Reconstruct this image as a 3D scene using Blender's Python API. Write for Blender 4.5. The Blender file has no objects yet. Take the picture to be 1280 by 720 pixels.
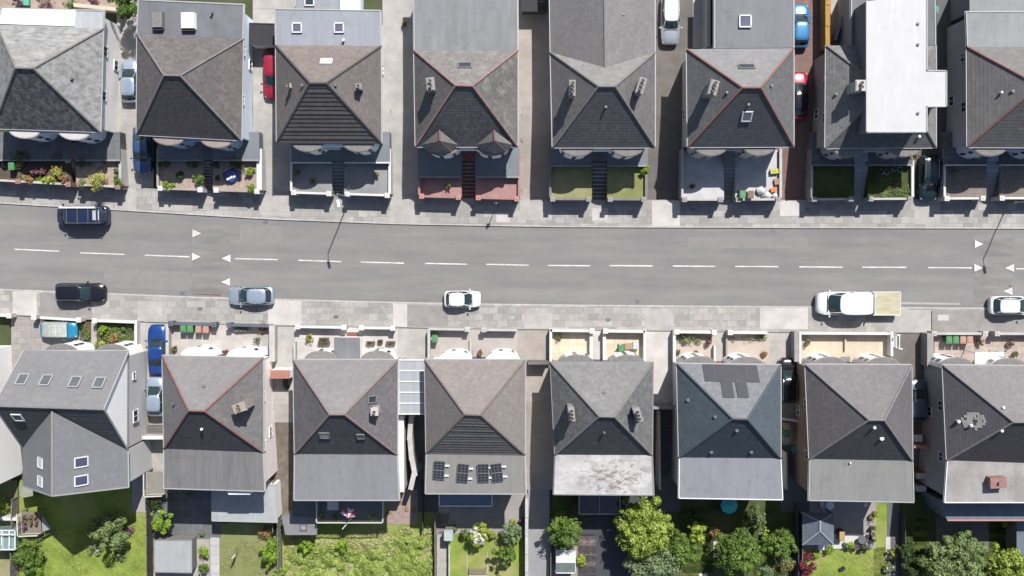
import bpy, math, random
from mathutils import Vector, Matrix
R = random.Random(11)
S = bpy.context.scene
COL = S.collection
V = Vector
# ------------------------------------------------------------------ camera
H = 100.0; FPX = 1301.0; NADIR = 305.0
HOUSES = []
T = math.atan((360 - NADIR) / FPX)
CAMY = H * math.tan(T)
CAM = V((0, CAMY, H))
cd = bpy.data.cameras.new('camera'); cam = bpy.data.objects.new('camera', cd); COL.objects.link(cam)
cam.location = CAM; cam.rotation_euler = (-T, 0, 0)
cd.sensor_width = 36; cd.lens = FPX / 1280 * 36; cd.clip_start = 1; cd.clip_end = 3000
S.camera = cam

def ray(px, py):
    u = (px - 640) / FPX; v = (360 - py) / FPX; a = -T
    return V((u, v * math.cos(a) + math.sin(a), v * math.sin(a) - math.cos(a)))
def P(px, py, z=0.0):
    d = ray(px, py); s = (z - H) / d.z
    return V((d.x * s, CAMY + d.y * s, z))
def on_plane(px, py, p0, n):
    d = ray(px, py); s = (p0 - CAM).dot(n) / d.dot(n)
    return CAM + d * s
def lerp(a, b, t): return a + (b - a) * t
def interp(x, pts):
    if x <= pts[0][0]: return pts[0][1]
    for (x0, y0), (x1, y1) in zip(pts, pts[1:]):
        if x <= x1: return y0 + (y1 - y0) * (x - x0) / (x1 - x0)
    return pts[-1][1]
GZ = [(-300, -3.2), (-30, -2.4), (-22, -2.0), (-19, -1.8), (-15.5, -1.2), (-11, -0.02), (-4.4, -0.02), (-4.0, -0.06), (9.6, -0.06), (10.0, 0.05), (17, 1.2), (30, 1.5), (300, 3)]
def gz(Y): return interp(Y, GZ)
def PG(px, py, off=0.0):
    z = 0
    for _ in range(7):
        p = P(px, py, z); z = gz(p.y) + off
    return P(px, py, z)

# ------------------------------------------------------------------ mesh builder
class MB:
    def __init__(s): s.v = []; s.f = []; s.m = []; s.uv = []
    def face(s, pts, m=0, uv=None):
        i = len(s.v); s.v += [tuple(p) for p in pts]; s.f.append(tuple(range(i, i + len(pts)))); s.m.append(m)
        s.uv.append(uv or [(0, 0)] * len(pts))
    def grid(s, rows, m=0, close=False):
        i = len(s.v); n = len(rows[0])
        for r in rows: s.v += [tuple(p) for p in r]
        for a in range(len(rows) - 1):
            for b in range(n if close else n - 1):
                c = (b + 1) % n
                s.f.append((i + a * n + b, i + a * n + c, i + (a + 1) * n + c, i + (a + 1) * n + b)); s.m.append(m)
                s.uv.append([(0, 0)] * 4)
        return i
    def cap(s, start, n, m=0, flip=False):
        r = tuple(range(start, start + n)); s.f.append(r[::-1] if flip else r); s.m.append(m); s.uv.append([(0, 0)] * n)
    def prism(s, poly, z0, z1, m=0, mt=None):
        """poly: list of xy points; closed solid"""
        n = len(poly)
        area = sum(poly[i][0] * poly[(i + 1) % n][1] - poly[(i + 1) % n][0] * poly[i][1] for i in range(n))
        if area < 0: poly = poly[::-1]
        lo = [(p[0], p[1], z0) for p in poly]; hi = [(p[0], p[1], z1) for p in poly]
        i = len(s.v); s.v += lo + hi
        for k in range(n):
            j = (k + 1) % n; s.f.append((i + k, i + j, i + n + j, i + n + k)); s.m.append(m); s.uv.append([(0, 0)] * 4)
        s.f.append(tuple(i + n + k for k in range(n))); s.m.append(m if mt is None else mt); s.uv.append([(0, 0)] * n)
        s.f.append(tuple(i + k for k in reversed(range(n)))); s.m.append(m); s.uv.append([(0, 0)] * n)
    def box(s, c, size, rz=0.0, m=0, taper=1.0, M=None):
        hx, hy, hz = size[0] / 2, size[1] / 2, size[2] / 2
        ps = []
        for z, t in ((-hz, 1), (hz, taper)):
            for x, y in ((-1, -1), (1, -1), (1, 1), (-1, 1)):
                ps.append(V((x * hx * t, y * hy * t, z)))
        if M is None: M = Matrix.Rotation(rz, 3, 'Z')
        c = V(c); ps = [M @ p + c for p in ps]
        i = len(s.v); s.v += [tuple(p) for p in ps]
        for f in ((0, 3, 2, 1), (4, 5, 6, 7), (0, 1, 5, 4), (1, 2, 6, 5), (2, 3, 7, 6), (3, 0, 4, 7)):
            s.f.append(tuple(i + k for k in f)); s.m.append(m); s.uv.append([(0, 0)] * 4)
    def tube(s, pts, r, n=6, m=0, caps=True):
        rows = []
        for k, p in enumerate(pts):
            p = V(p); a = V(pts[max(k - 1, 0)]); b = V(pts[min(k + 1, len(pts) - 1)])
            d = (b - a).normalized(); up = V((0, 0, 1)) if abs(d.z) < .9 else V((1, 0, 0))
            x = d.cross(up).normalized(); y = x.cross(d)
            rr = r[k] if isinstance(r, (list, tuple)) else r
            rows.append([p + x * math.cos(2 * math.pi * j / n) * rr + y * math.sin(2 * math.pi * j / n) * rr for j in range(n)])
        st = s.grid(rows, m, True)
        if caps:
            s.cap(st, n, m, True); s.cap(st + n * (len(rows) - 1), n, m)
    def cyl(s, c, r, h, n=16, m=0, r2=None):
        c = V(c); s.tube([c, c + V((0, 0, h))], [r, r if r2 is None else r2], n, m)
    def disc(s, c, r, n=16, m=0):
        s.face([(c[0] + r * math.cos(2 * math.pi * k / n), c[1] + r * math.sin(2 * math.pi * k / n), c[2]) for k in range(n)], m)
    def build(s, name, mats, parent=None, smooth=None, origin=None):
        me = bpy.data.meshes.new(name)
        o0 = V(origin) if origin is not None else (V(parent['_o']) if parent is not None and '_o' in parent else V((0, 0, 0)))
        me.from_pydata([(x - o0.x, y - o0.y, z - o0.z) for x, y, z in s.v], [], s.f)
        if not isinstance(mats, (list, tuple)): mats = [mats]
        for m in mats: me.materials.append(m)
        me.polygons.foreach_set('material_index', s.m)
        u = me.uv_layers.new(name='UVMap'); flat = []
        for q in s.uv:
            for a in q: flat += [a[0], a[1]]
        u.data.foreach_set('uv', flat)
        me.update()
        if smooth is not None:
            me.polygons.foreach_set('use_smooth', [True] * len(me.polygons))
            me.set_sharp_from_angle(angle=math.radians(smooth))
        o = bpy.data.objects.new(name, me); COL.objects.link(o)
        if parent is not None:
            o.parent = parent; o['_o'] = tuple(o0)
        else:
            o.location = o0; o['_o'] = tuple(o0)
        return o

def thing(name, label, cat, loc, group=None, rz=0.0):
    o = bpy.data.objects.new(name, None); COL.objects.link(o); o.empty_display_size = .3
    o.location = loc; o['_o'] = tuple(loc); o['label'] = label; o['category'] = cat
    if group: o['group'] = group
    return o
def tag(o, label, cat, group=None, kind=None):
    o['label'] = label; o['category'] = cat
    if group: o['group'] = group
    if kind: o['kind'] = kind
    return o
def struct(name, mb, m, **k):
    o = mb.build(name, m, **k); o['kind'] = 'structure'; return o

# ------------------------------------------------------------------ materials
def nodes(name):
    m = bpy.data.materials.new(name); m.use_nodes = True
    nt = m.node_tree; b = nt.nodes['Principled BSDF']; return m, nt, b
K = .8
RAW = {'cream_render', 'paleblue_render', 'palegreen_render', 'pink_render', 'white_render_b', 'bright_white', 'white_render', 'grey_side_render', 'pale_wing_render', 'bluewhite_render', 'offwhite_render'}
def c4(c): return (c[0] * K, c[1] * K, c[2] * K, 1)
def mul(c, k): return tuple(min(1, x * k) for x in c)
def mixn(nt, fac, a, b, mode='MIX'):
    n = nt.nodes.new('ShaderNodeMix'); n.data_type = 'RGBA'; n.blend_type = mode
    if isinstance(fac, (int, float)): n.inputs[0].default_value = fac
    else: nt.links.new(fac, n.inputs[0])
    for s, x in ((6, a), (7, b)):
        if isinstance(x, tuple): n.inputs[s].default_value = c4(x)
        else: nt.links.new(x, n.inputs[s])
    return n.outputs[2]
def noise(nt, scale, detail=5, rough=.6, stretch=None, coord='pos', dist=0.0):
    if coord == 'pos':
        g = nt.nodes.new('ShaderNodeNewGeometry'); out = g.outputs['Position']
    else:
        g = nt.nodes.new('ShaderNodeTexCoord'); out = g.outputs[{'obj': 'Object', 'uv': 'UV'}[coord]]
    if stretch:
        mp = nt.nodes.new('ShaderNodeMapping'); mp.inputs['Scale'].default_value = stretch
        nt.links.new(out, mp.inputs[0]); out = mp.outputs[0]
    n = nt.nodes.new('ShaderNodeTexNoise'); n.inputs['Scale'].default_value = scale
    n.inputs['Detail'].default_value = detail; n.inputs['Roughness'].default_value = rough; n.inputs['Distortion'].default_value = dist
    nt.links.new(out, n.inputs['Vector']); return n.outputs[0]
def ramp(nt, src, a, b):
    n = nt.nodes.new('ShaderNodeMapRange'); n.inputs[1].default_value = a; n.inputs[2].default_value = b
    nt.links.new(src, n.inputs[0]); return n.outputs[0]
def bump(nt, b, src, st, dist=.05):
    n = nt.nodes.new('ShaderNodeBump'); n.inputs['Strength'].default_value = st; n.inputs['Distance'].default_value = dist
    nt.links.new(src, n.inputs['Height']); nt.links.new(n.outputs[0], b.inputs['Normal'])
_mc = {}
FLAT = {'grey_felt_roof', 'bluegrey_sheet_roof', 'streaky_grey_roof', 'plain_grey_roof', 'streaked_rear', 'smooth_grey_rear', 'putty_rear_roof', 'lilac_flat_roof', 'olive_rear_roof', 'loft_white_roof', 'light_felt', 'shed_roof', 'shed_roof2', 'porch_felt', 'pale_flat_roof', 'light_rear_roof', 'navy_felt', 'cloudy_rear_roof'}
def plain(name, col, rough=.7, var=.18, scale=1.2, col2=None, bmp=.15, metal=0.0, stretch=None, spec=None, fine=18):
    if name in _mc: return _mc[name]
    m, nt, b = nodes(name)
    if name in RAW: col = mul(col, 1 / K)if max(col) / K <= 1 else tuple(x / K for x in col)
    c2 = col2 or tuple(x * (1 - var * 1.6) for x in col)
    n1 = noise(nt, scale, 6, .62, stretch); n2 = noise(nt, fine, 3, .7)
    base = mixn(nt, ramp(nt, n1, .35, .68), c2, col)
    base = mixn(nt, ramp(nt, n2, .3, .7), mixn(nt, .5, base, tuple(x * (1 - var) for x in col)), base)
    if name in FLAT:
        g = nt.nodes.new('ShaderNodeNewGeometry'); br = nt.nodes.new('ShaderNodeTexBrick'); br.offset = .37; br.inputs['Scale'].default_value = 1
        br.inputs['Brick Width'].default_value = .98; br.inputs['Row Height'].default_value = 7.3; br.inputs['Mortar Size'].default_value = .018; br.inputs['Mortar Smooth'].default_value = .5
        for k_, c_ in (('Color1', 1.0), ('Color2', .86), ('Mortar', .72)): br.inputs[k_].default_value = (c_, c_, c_, 1)
        nt.links.new(g.outputs['Position'], br.inputs['Vector']); wk = .15 if name == 'loft_white_roof' else .6
        base = mixn(nt, wk, base, br.outputs['Color'], 'MULTIPLY')
        st1 = noise(nt, .9, 7, .7); st2 = noise(nt, 1.1, 6, .7, (2.2, .35, 1)); st3 = noise(nt, 5, 5, .75)
        base = mixn(nt, ramp(nt, st1, .52, .66), base, mixn(nt, .1 if name == 'loft_white_roof' else .3, base, tuple(x * .45 for x in col)))
        base = mixn(nt, ramp(nt, st2, .5, .72), base, mixn(nt, .22, base, tuple(min(.9, x * 1.5) for x in col)))
        base = mixn(nt, ramp(nt, st3, .58, .72), base, mixn(nt, .25, base, tuple(x * .5 for x in col)))
    nt.links.new(base, b.inputs['Base Color']); b.inputs['Roughness'].default_value = rough; b.inputs['Metallic'].default_value = metal
    if spec is not None: b.inputs['Specular IOR Level'].default_value = spec
    if bmp: bump(nt, b, n2, bmp, .03)
    _mc[name] = m; return m
def slabs(name, c1, c2, mortar, w=.6, h=.6, offset=0.0, rough=.85, uv=False, stain=None, stain_amt=.5, sscale=.5, squash=1.0, ms=.02, lo=.48, hi=.62, sstretch=None, fine_amt=.35):
    if name in _mc: return _mc[name]
    m, nt, b = nodes(name)
    if uv:
        tc = nt.nodes.new('ShaderNodeTexCoord'); out = tc.outputs['UV']
    else:
        tc = nt.nodes.new('ShaderNodeNewGeometry'); out = tc.outputs['Position']
    br = nt.nodes.new('ShaderNodeTexBrick'); br.offset = offset
    br.inputs['Scale'].default_value = 1; br.inputs['Brick Width'].default_value = w; br.inputs['Row Height'].default_value = h
    br.inputs['Mortar Size'].default_value = ms; br.inputs['Mortar Smooth'].default_value = .4
    br.inputs['Color1'].default_value = c4(c1); br.inputs['Color2'].default_value = c4(c2); br.inputs['Mortar'].default_value = c4(mortar)
    nt.links.new(out, br.inputs['Vector'])
    col = br.outputs['Color']
    n2 = noise(nt, 9, 5, .7); col = mixn(nt, ramp(nt, n2, .25, .75), mixn(nt, fine_amt, col, mul(c1, .55)), col)
    n3 = noise(nt, .22, 4, .6); col = mixn(nt, ramp(nt, n3, .3, .7), mixn(nt, .38, col, mul(c2, .68)), col)
    n5 = noise(nt, 1.7, 6, .75); col = mixn(nt, ramp(nt, n5, .52, .7), col, mixn(nt, .28, col, mul(c1, 1.45)))
    if stain:
        n1 = noise(nt, sscale, 8, .72, sstretch, dist=.4)
        k = nt.nodes.new('ShaderNodeMath'); k.operation = 'MULTIPLY'; k.inputs[1].default_value = stain_amt
        nt.links.new(ramp(nt, n1, lo, hi), k.inputs[0]); k.use_clamp = True
        col = mixn(nt, k.outputs[0], col, stain)
    nt.links.new(col, b.inputs['Base Color']); b.inputs['Roughness'].default_value = rough
    bump(nt, b, br.outputs['Fac'], -.25, .02)
    b.inputs['Specular IOR Level'].default_value = .25
    _mc[name] = m; return m
def tiles(name, col, var=.16, w=.3, h=.3, stain=None, amt=.4, sscale=.9, rough=.8, lo=.5, hi=.66, ss=None):
    var *= 1.5
    return slabs(name, mul(col, 1 + var), mul(col, 1 - var), mul(col, .72), w, h, .5, rough, True, stain or mul(col, 1.35), amt, sscale, ms=.012, lo=lo, hi=hi, sstretch=ss)
def leafmat(name, a, b_, c=None, trans=.3):
    if name in _mc: return _mc[name]
    a = mul(a, 1.45); b_ = mul(b_, 1.45)
    m, nt, b = nodes(name)
    g = nt.nodes.new('ShaderNodeNewGeometry')
    n1 = noise(nt, 1.1, 3, .6)
    col = mixn(nt, g.outputs['Random Per Island'], a, b_)
    col = mixn(nt, ramp(nt, n1, .38, .62), col, mixn(nt, .5, col, c or mul(b_, 1.15)))
    n2 = noise(nt, 2.6, 3, .6); col = mixn(nt, ramp(nt, n2, .5, .62), col, mixn(nt, .45, col, mul(a, .7)))
    n3 = noise(nt, .7, 2, .5); col = mixn(nt, ramp(nt, n3, .5, .66), col, mixn(nt, .3, col, mul(b_, 1.3)))
    nt.links.new(col, b.inputs['Base Color']); b.inputs['Roughness'].default_value = .5; b.inputs['Specular IOR Level'].default_value = .35
    t = nt.nodes.new('ShaderNodeBsdfTranslucent'); nt.links.new(col, t.inputs[0])
    mx = nt.nodes.new('ShaderNodeMixShader'); mx.inputs[0].default_value = trans
    nt.links.new(b.outputs[0], mx.inputs[1]); nt.links.new(t.outputs[0], mx.inputs[2])
    nt.links.new(mx.outputs[0], nt.nodes['Material Output'].inputs[0])
    _mc[name] = m; return m
def paint(name, col, metal=.35, rough=.28):
    if name in _mc: return _mc[name]
    m, nt, b = nodes(name)
    n = noise(nt, 6, 3, .6); nt.links.new(mixn(nt, n, mul(col, .93), col), b.inputs['Base Color'])
    b.inputs['Metallic'].default_value = metal; b.inputs['Roughness'].default_value = rough
    b.inputs['Coat Weight'].default_value = .35; b.inputs['Coat Roughness'].default_value = .12
    _mc[name] = m; return m
def glassy(name, col, rough=.08):
    if name in _mc: return _mc[name]
    m, nt, b = nodes(name)
    n = noise(nt, 1.5, 2); nt.links.new(mixn(nt, n, mul(col, .7), mul(col, 1.3)), b.inputs['Base Color'])
    b.inputs['Roughness'].default_value = rough; b.inputs['Specular IOR Level'].default_value = .7
    _mc[name] = m; return m

WHITE = plain('white_render', (.80, .79, .77), .8, .08, .8)
UPVC = plain('white_frame', (.72, .73, .74), .4, .04)
GLASS = glassy('window_glass', (.03, .045, .06))
CARGLASS = glassy('car_glass', (.018, .035, .038), .05)
RUB = plain('rubber', (.02, .02, .022), .8, .2)
RIM = plain('rim_metal', (.3, .3, .31), .35, .1, metal=.8)
CHROME = plain('silver_trim', (.55, .56, .58), .25, .05, metal=.9)
BLACKP = plain('black_plastic', (.025, .025, .028), .5, .2)
REDLENS = plain('red_lens', (.35, .02, .02), .2, .1)
CLEARLENS = plain('clear_lens', (.6, .62, .65), .12, .05)
GREYM = plain('grey_metal', (.18, .19, .2), .45, .1, metal=.4)
WOOD = plain('weathered_wood', (.25, .2, .15), .85, .3, 3, stretch=(1, 8, 1))
BARK = plain('bark', (.09, .07, .05), .9, .3, 4)
ASPH = None
def asphalt():
    m, nt, b = nodes('asphalt')
    n1 = noise(nt, .16, 5, .55, (.22, 1.5, 1)); n2 = noise(nt, 30, 3, .8); n3 = noise(nt, .5, 6, .65, (.35, 1.4, 1)); n4 = noise(nt, .9, 3, .5, (.03, 1.0, 1))
    c = mixn(nt, ramp(nt, n1, .3, .7), (.186, .181, .180), (.220, .214, .213))
    c = mixn(nt, ramp(nt, n4, .35, .65), mixn(nt, .8, c, (.163, .159, .158)), c)
    c = mixn(nt, ramp(nt, n3, .42, .75), c, mixn(nt, .45, c, (.30, .285, .27)))
    c = mixn(nt, ramp(nt, n2, .2, .8), mixn(nt, .22, c, (.09, .09, .09)), mixn(nt, .12, c, (.4, .39, .38)))
    nt.links.new(c, b.inputs['Base Color']); b.inputs['Roughness'].default_value = .92; b.inputs['Specular IOR Level'].default_value = .2
    bump(nt, b, n2, .2, .01); return m
ASPH = asphalt()
HUMP = plain('hump_asphalt', (.232, .224, .220), .92, .22, .9, stretch=(.3, 1.5, 1), fine=30)
PAVE = slabs('paving_slabs', (.43, .418, .398), (.255, .247, .235), (.21, .205, .2), .92, .62, .5, stain=(.30, .275, .25), stain_amt=.5, sscale=.55)
PAVE2 = slabs('paving_slabs_pale', (.42, .40, .375), (.30, .29, .275), (.2, .19, .18), 1.2, .9, .5, stain=(.25, .24, .23), stain_amt=.5, sscale=.8)
CONC = plain('concrete_light', (.43, .412, .388), .9, .3, .7, col2=(.30, .285, .27))
CONC2 = plain('concrete_pale', (.54, .51, .485), .9, .22, .6, col2=(.38, .36, .345))
CONCP = plain('concrete_pink', (.38, .34, .31), .9, .25, .7, col2=(.28, .25, .225))
TARM = plain('dark_tarmac', (.13, .128, .13), .92, .2, .8)
TARB = plain('brown_tarmac', (.16, .145, .135), .92, .2, .8)
KERB = slabs('kerb_stone', (.5, .485, .47), (.4, .39, .38), (.2, .2, .19), .92, 5, 0)
PAINTW = plain('road_paint', (.66, .65, .63), .8, .2, 5, col2=(.40, .39, .38))
def worn():
    m, nt, b = nodes('worn_road_paint'); n1 = noise(nt, 7, 6, .8); n2 = noise(nt, .8, 3, .5)
    c = mixn(nt, ramp(nt, n2, .35, .65), (.48, .47, .455), (.66, .65, .63)); c = mixn(nt, ramp(nt, n1, .54, .62), c, (.24, .235, .23))
    nt.links.new(c, b.inputs['Base Color']); b.inputs['Roughness'].default_value = .85; return m
WORN = worn()
REDP = slabs('red_tiles', (.26, .10, .09), (.19, .075, .075), (.12, .07, .065), .3, .3, 0)
PINKP = plain('pink_concrete', (.36, .21, .195), .9, .18, 1.2)
BRICKD = slabs('pink_block_paving', (.27, .17, .15), (.2, .125, .11), (.12, .085, .08), .3, .15, .5)
CREAM = slabs('cream_paving', (.60, .53, .40), (.52, .46, .35), (.32, .28, .22), .9, .9, 0, fine_amt=.15)
GRAVEL = plain('pink_gravel', (.42, .33, .27), .95, .25, 3, fine=25)
SLATEP = slabs('grey_patio', (.17, .175, .185), (.12, .125, .13), (.08, .08, .085), .6, .6, 0)
BROWNP = slabs('brown_patio', (.25, .21, .19), (.19, .165, .15), (.12, .1, .095), .45, .45, .5)
SOIL = plain('soil', (.11, .085, .06), .95, .3, 2)
def grassmat(name, a, b_, c, sc=.6):
    m, nt, b = nodes(name)
    n1 = noise(nt, sc, 6, .65); n2 = noise(nt, 14, 4, .75); n3 = noise(nt, sc * .4, 3, .5)
    x = mixn(nt, ramp(nt, n1, .35, .68), a, b_); x = mixn(nt, ramp(nt, n3, .5, .7), x, c)
    x = mixn(nt, ramp(nt, n2, .25, .75), mixn(nt, .5, x, mul(a, .5)), x)
    nt.links.new(x, b.inputs['Base Color']); b.inputs['Roughness'].default_value = .9; b.inputs['Specular IOR Level'].default_value = .15
    bump(nt, b, n2, .6, .06); return m
LAWN = grassmat('lawn_grass', (.17, .24, .045), (.32, .38, .08), (.38, .35, .15))
LAWN2 = grassmat('dry_lawn', (.19, .22, .08), (.27, .27, .12), (.36, .31, .19), .8)
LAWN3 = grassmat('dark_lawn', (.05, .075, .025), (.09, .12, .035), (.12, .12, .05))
GROUND = grassmat('rough_ground', (.06, .075, .035), (.1, .11, .055), (.15, .13, .1), .4)

# ------------------------------------------------------------------ world, light
w = bpy.data.worlds.new('World'); S.world = w; w.use_nodes = True
nt = w.node_tree; bg = nt.nodes['Background']; sk = nt.nodes.new('ShaderNodeTexSky'); sk.sky_type = 'NISHITA'; sk.sun_disc = False
EL = math.radians(53); AZ = math.atan2(.38, .92)
sk.sun_elevation = EL; sk.sun_rotation = AZ; sk.air_density = 1.0; sk.dust_density = 1.5
nt.links.new(sk.outputs[0], bg.inputs[0]); bg.inputs[1].default_value = .075
sd = bpy.data.lights.new('sun', 'SUN'); sd.energy = 4.5; sd.angle = math.radians(.5); sd.color = (1, .965, .92)
so = bpy.data.objects.new('sun', sd); COL.objects.link(so)
tosun = V((math.sin(AZ) * math.cos(EL), math.cos(AZ) * math.cos(EL), math.sin(EL)))
so.rotation_euler = tosun.to_track_quat('Z', 'Y').to_euler(); so.location = (20, 40, 60)
S.view_settings.view_transform = 'Standard'; S.view_settings.look = 'None'; S.view_settings.gamma = 1
S.view_settings.exposure = 0.78; S.view_settings.use_curve_mapping = False
S.render.engine = 'CYCLES'

# ------------------------------------------------------------------ ground, road, pavements
mb = MB(); rows = []
for y, z in [(-300, 0)] + [(p[0], 0) for p in GZ[1:-1]] + [(300, 0)]:
    rows.append([V((x, y, gz(y) - .12)) for x in (-300, -100, -50, -25, 0, 25, 50, 100, 300)])
mb.grid(rows); struct('ground', mb, GROUND)
KN = [(-260, 238), (0, 254.5), (150, 263), (330, 274), (500, 280.5), (700, 284), (950, 285), (1280, 286), (1540, 287)]
WN = [(-260, 214), (0, 230), (150, 238), (230, 241), (330, 244), (500, 249), (650, 253), (900, 254), (1100, 253), (1280, 252), (1540, 252)]
KS = [(-260, 348), (0, 361), (100, 365), (250, 371), (400, 375), (500, 377.5), (640, 380), (800, 381.5), (1000, 383), (1280, 385), (1540, 386)]
WS = [(-260, 378), (0, 392), (100, 398), (200, 402), (350, 406), (600, 410), (850, 413), (1050, 415), (1280, 415), (1540, 416)]
XS = list(range(-260, 1541, 30))
def strip(name, fa, fb, z, m, ny=2, zb=None):
    mb = MB()
    rows = [[P(x, lerp(interp(x, fa), interp(x, fb), k / ny), z) for x in XS] for k in range(ny + 1)]
    mb.grid(rows)
    if zb is not None:
        for r in (rows[0], rows[-1]): mb.grid([r, [V((p.x, p.y, zb)) for p in r]])
    return struct(name, mb, m)
off = lambda f, d: [(x, y + d) for x, y in f]
strip('road', off(KN, -3), off(KS, 3), 0.0, ASPH, 6)
strip('pavement', off(WN, -4), off(KN, -1.5), .12, PAVE, 2, -.1)
strip('kerb', off(KN, -1.6), KN, .124, KERB, 1, -.1)
strip('kerb', KS, off(KS, 1.6), .124, KERB, 1, -.1)
strip('pavement', off(KS, 1.6), off(WS, 1), .12, PAVE, 2, -.1)
def patch(name, q, m, off=.03, n=20, flat=None):
    """q: four pixel corners in order; draped over the ground"""
    mb = MB(); a, b, c, d = [V((*p, 0)) for p in q]; rows = []
    for i in range(n + 1):
        l = lerp(a, d, i / n); r = lerp(b, c, i / n); row = []
        for j in range(n + 1):
            p = lerp(l, r, j / n); row.append(P(p.x, p.y, flat) if flat is not None else PG(p.x, p.y, off))
        rows.append(row)
    mb.grid(rows); return struct(name, mb, m)
def rect(x0, y0, x1, y1): return [(x0, y0), (x1, y0), (x1, y1), (x0, y1)]
# dashes and triangles
dashes = [(18, 311.5, 74, 314), (100, 316, 156, 318), (181, 319, 237, 321), (294, 323.3, 347, 324.5), (373, 325.3, 427, 327), (451, 327.5, 505, 329), (531, 329.2, 584, 330.3), (608, 330.3, 661, 331.5), (685, 331.8, 738, 332.2), (762, 332, 816, 332.4), (841, 332.5, 894, 333), (919, 333, 973, 333.3), (999, 333.5, 1053, 334), (1078, 334, 1133, 334.2), (1160, 334.5, 1215, 334.8), (1270, 336, 1325, 336)]
mb = MB()
for x0, y0, x1, y1 in dashes:
    mb.face([P(x0, y0 - .75, .008), P(x1, y1 - .75, .008), P(x1, y1 + .75, .008), P(x0, y0 + .75, .008)])
struct('centre_line_markings', mb, WORN)
for x0, x1, y in ((240, 288, 0), (1217, 1267, 0)):
    for a, b in ((.10, .35), (.42, .66), (.72, .95)):
        mb = MB(); rows = []
        for i in range(9):
            row = []
            for j in range(9):
                x = lerp(x0, x1, i / 8); yy = lerp(interp(x, KN), interp(x, KS), lerp(a, b, j / 8))
                h = min(1, 3 * min(i / 8, 1 - i / 8), 4 * min(j / 8, 1 - j / 8)) * .07
                row.append(P(x, yy, .004 + h))
            rows.append(row)
        mb.grid(rows); tag(mb.build('speed_cushion', HUMP, smooth=40), 'x', 'speed cushion')
        o = COL.objects[-1]; k = ('north lane', 'middle of the road', 'south lane')[(.10, .42, .72).index(a)]
        o['label'] = 'low asphalt speed cushion in the %s, %s set of arrows' % (k, 'left' if x0 < 600 else 'right')
        o['group'] = 'speed cushions across the road'
mb = MB()
for x, y, d in ((240.5, 291.7, 1), (240, 321, 1), (288, 323, -1), (287.5, 352.5, -1), (1218.5, 305, 1), (1218, 334.8, 1), (1267.5, 335, -1), (1265.5, 364, -1)):
    z = .085
    mb.face([P(x, y - 5, z), P(x + 11 * d, y, z), P(x, y + 5, z)])
struct('triangle_markings', mb, WORN)
PGREY = plain('patch_grey', (.29, .275, .265), .9, .2, .8)
# asphalt repairs and pavement patches
for x0, x1, f0, f1, m, s in ((1220, 1262, .55, .85, TARM, 0), ):
    pass
def ppatch(x0, x1, side, f0, f1, m, z=.126):
    A, B = (off(WN, -3), off(KN, -2)) if side == 'N' else (off(KS, 2), off(WS, 0))
    g = lambda x, f: (x, lerp(interp(x, A), interp(x, B), f))
    patch('pavement_patch', [g(x0, f0), g(x1, f0), g(x1, f1), g(x0, f1)], m, n=4, flat=z)
for a in ((16, 46, 'S', 0, 1, CONC2), (50, 115, 'S', .05, 1, PGREY), (335, 377, 'S', 0, 1, CONC2), (491, 509, 'S', 0, 1, CONC2), (509, 560, 'S', .05, .95, PGREY),
          (172, 203, 'S', .2, 1, CONC), (655, 690, 'S', .3, 1, CONC), (806, 842, 'S', .1, 1, CONC), (950, 1010, 'S', 0, .9, CONC2), (1110, 1165, 'S', .05, 1, CONC), (1164, 1285, 'S', .08, 1, PGREY), 
          (144, 170, 'N', 0, 1, CONC), (200, 240, 'N', .55, .95, CONC), (325, 362, 'N', .1, .9, CONC), (488, 520, 'N', 0, 1, CONC), (650, 690, 'N', 0, .8, CONC), (815, 850, 'N', 0, 1, CONC2), (975, 1000, 'N', 0, .6, CONC2), (1143, 1175, 'N', 0, .9, CONC), (620, 637, 'N', .5, .9, CONC2), (740, 760, 'N', .3, .8, CONC2)):
    ppatch(*a)
ppatch(1172, 1186, 'S', .25, .5, CONC2, .130)
# white H-bar like pale streaks by the kerb
patch('gutter_strip', [(1125, 377.5), (1200, 379), (1200, 381), (1125, 380)], CONC, n=3, flat=.006)
patch('faded_road_marking', [(240, 373 - 6), (276, 372 - 4), (276, 373 - 3.2), (240, 373 - 5)], REDP, n=3, flat=.006)
# drains
for i, (x, y, l) in enumerate(((228, 366.5, 'between the black estate and the silver hatchback'), (332, 277.5, 'below the grey lane by the red car'), (797, 377, 'east of the small white hatchback'), (966, 288.5, 'below the pink drive'))):
    mb = MB(); p = P(x, y, .004); mb.box(p + V((0, 0, .005)), (.45, .3, .012))
    for k in range(4): mb.box(p + V((-.15 + k * .1, 0, .016)), (.04, .26, .012))
    tag(mb.build('drain_cover', GREYM), 'small dark iron gully grate at the kerb, ' + l, 'drain cover', 'iron drain covers')

# driveways
for q, m in ((rect(146, -60, 192, 236), CONC), (rect(316, -60, 366, 243), CONC), (rect(478, -60, 530, 248), CONC), (rect(640, -60, 700, 252), CONCP), (rect(804, -60, 866, 253), TARB),
             (rect(958, -60, 1040, 253), BRICKD), (rect(1135, -60, 1200, 252), TARM)):
    patch('driveway', q, m, .05)
for q, m in ((rect(14, 393, 52, 470), slabs('drive_slabs', (.34, .32, .30), (.27, .255, .24), (.16, .15, .14), .9, .6, .5)), (rect(165, 400, 215, 600), CONC), (rect(322, 405, 372, 530), CONC), (rect(492, 408, 545, 520), CONC),
             (rect(640, 410, 700, 612), plain('lane_brown', (.34, .31, .28), .9, .15, .8)), (rect(800, 412, 850, 512), CONC2), (rect(800, 512, 850, 640), TARM), (rect(955, 413, 1010, 560), CONC), (rect(1112, 415, 1172, 520), TARB), (rect(1112, 520, 1172, 600), BROWNP)):
    patch('driveway', q, m, .05)
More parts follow.
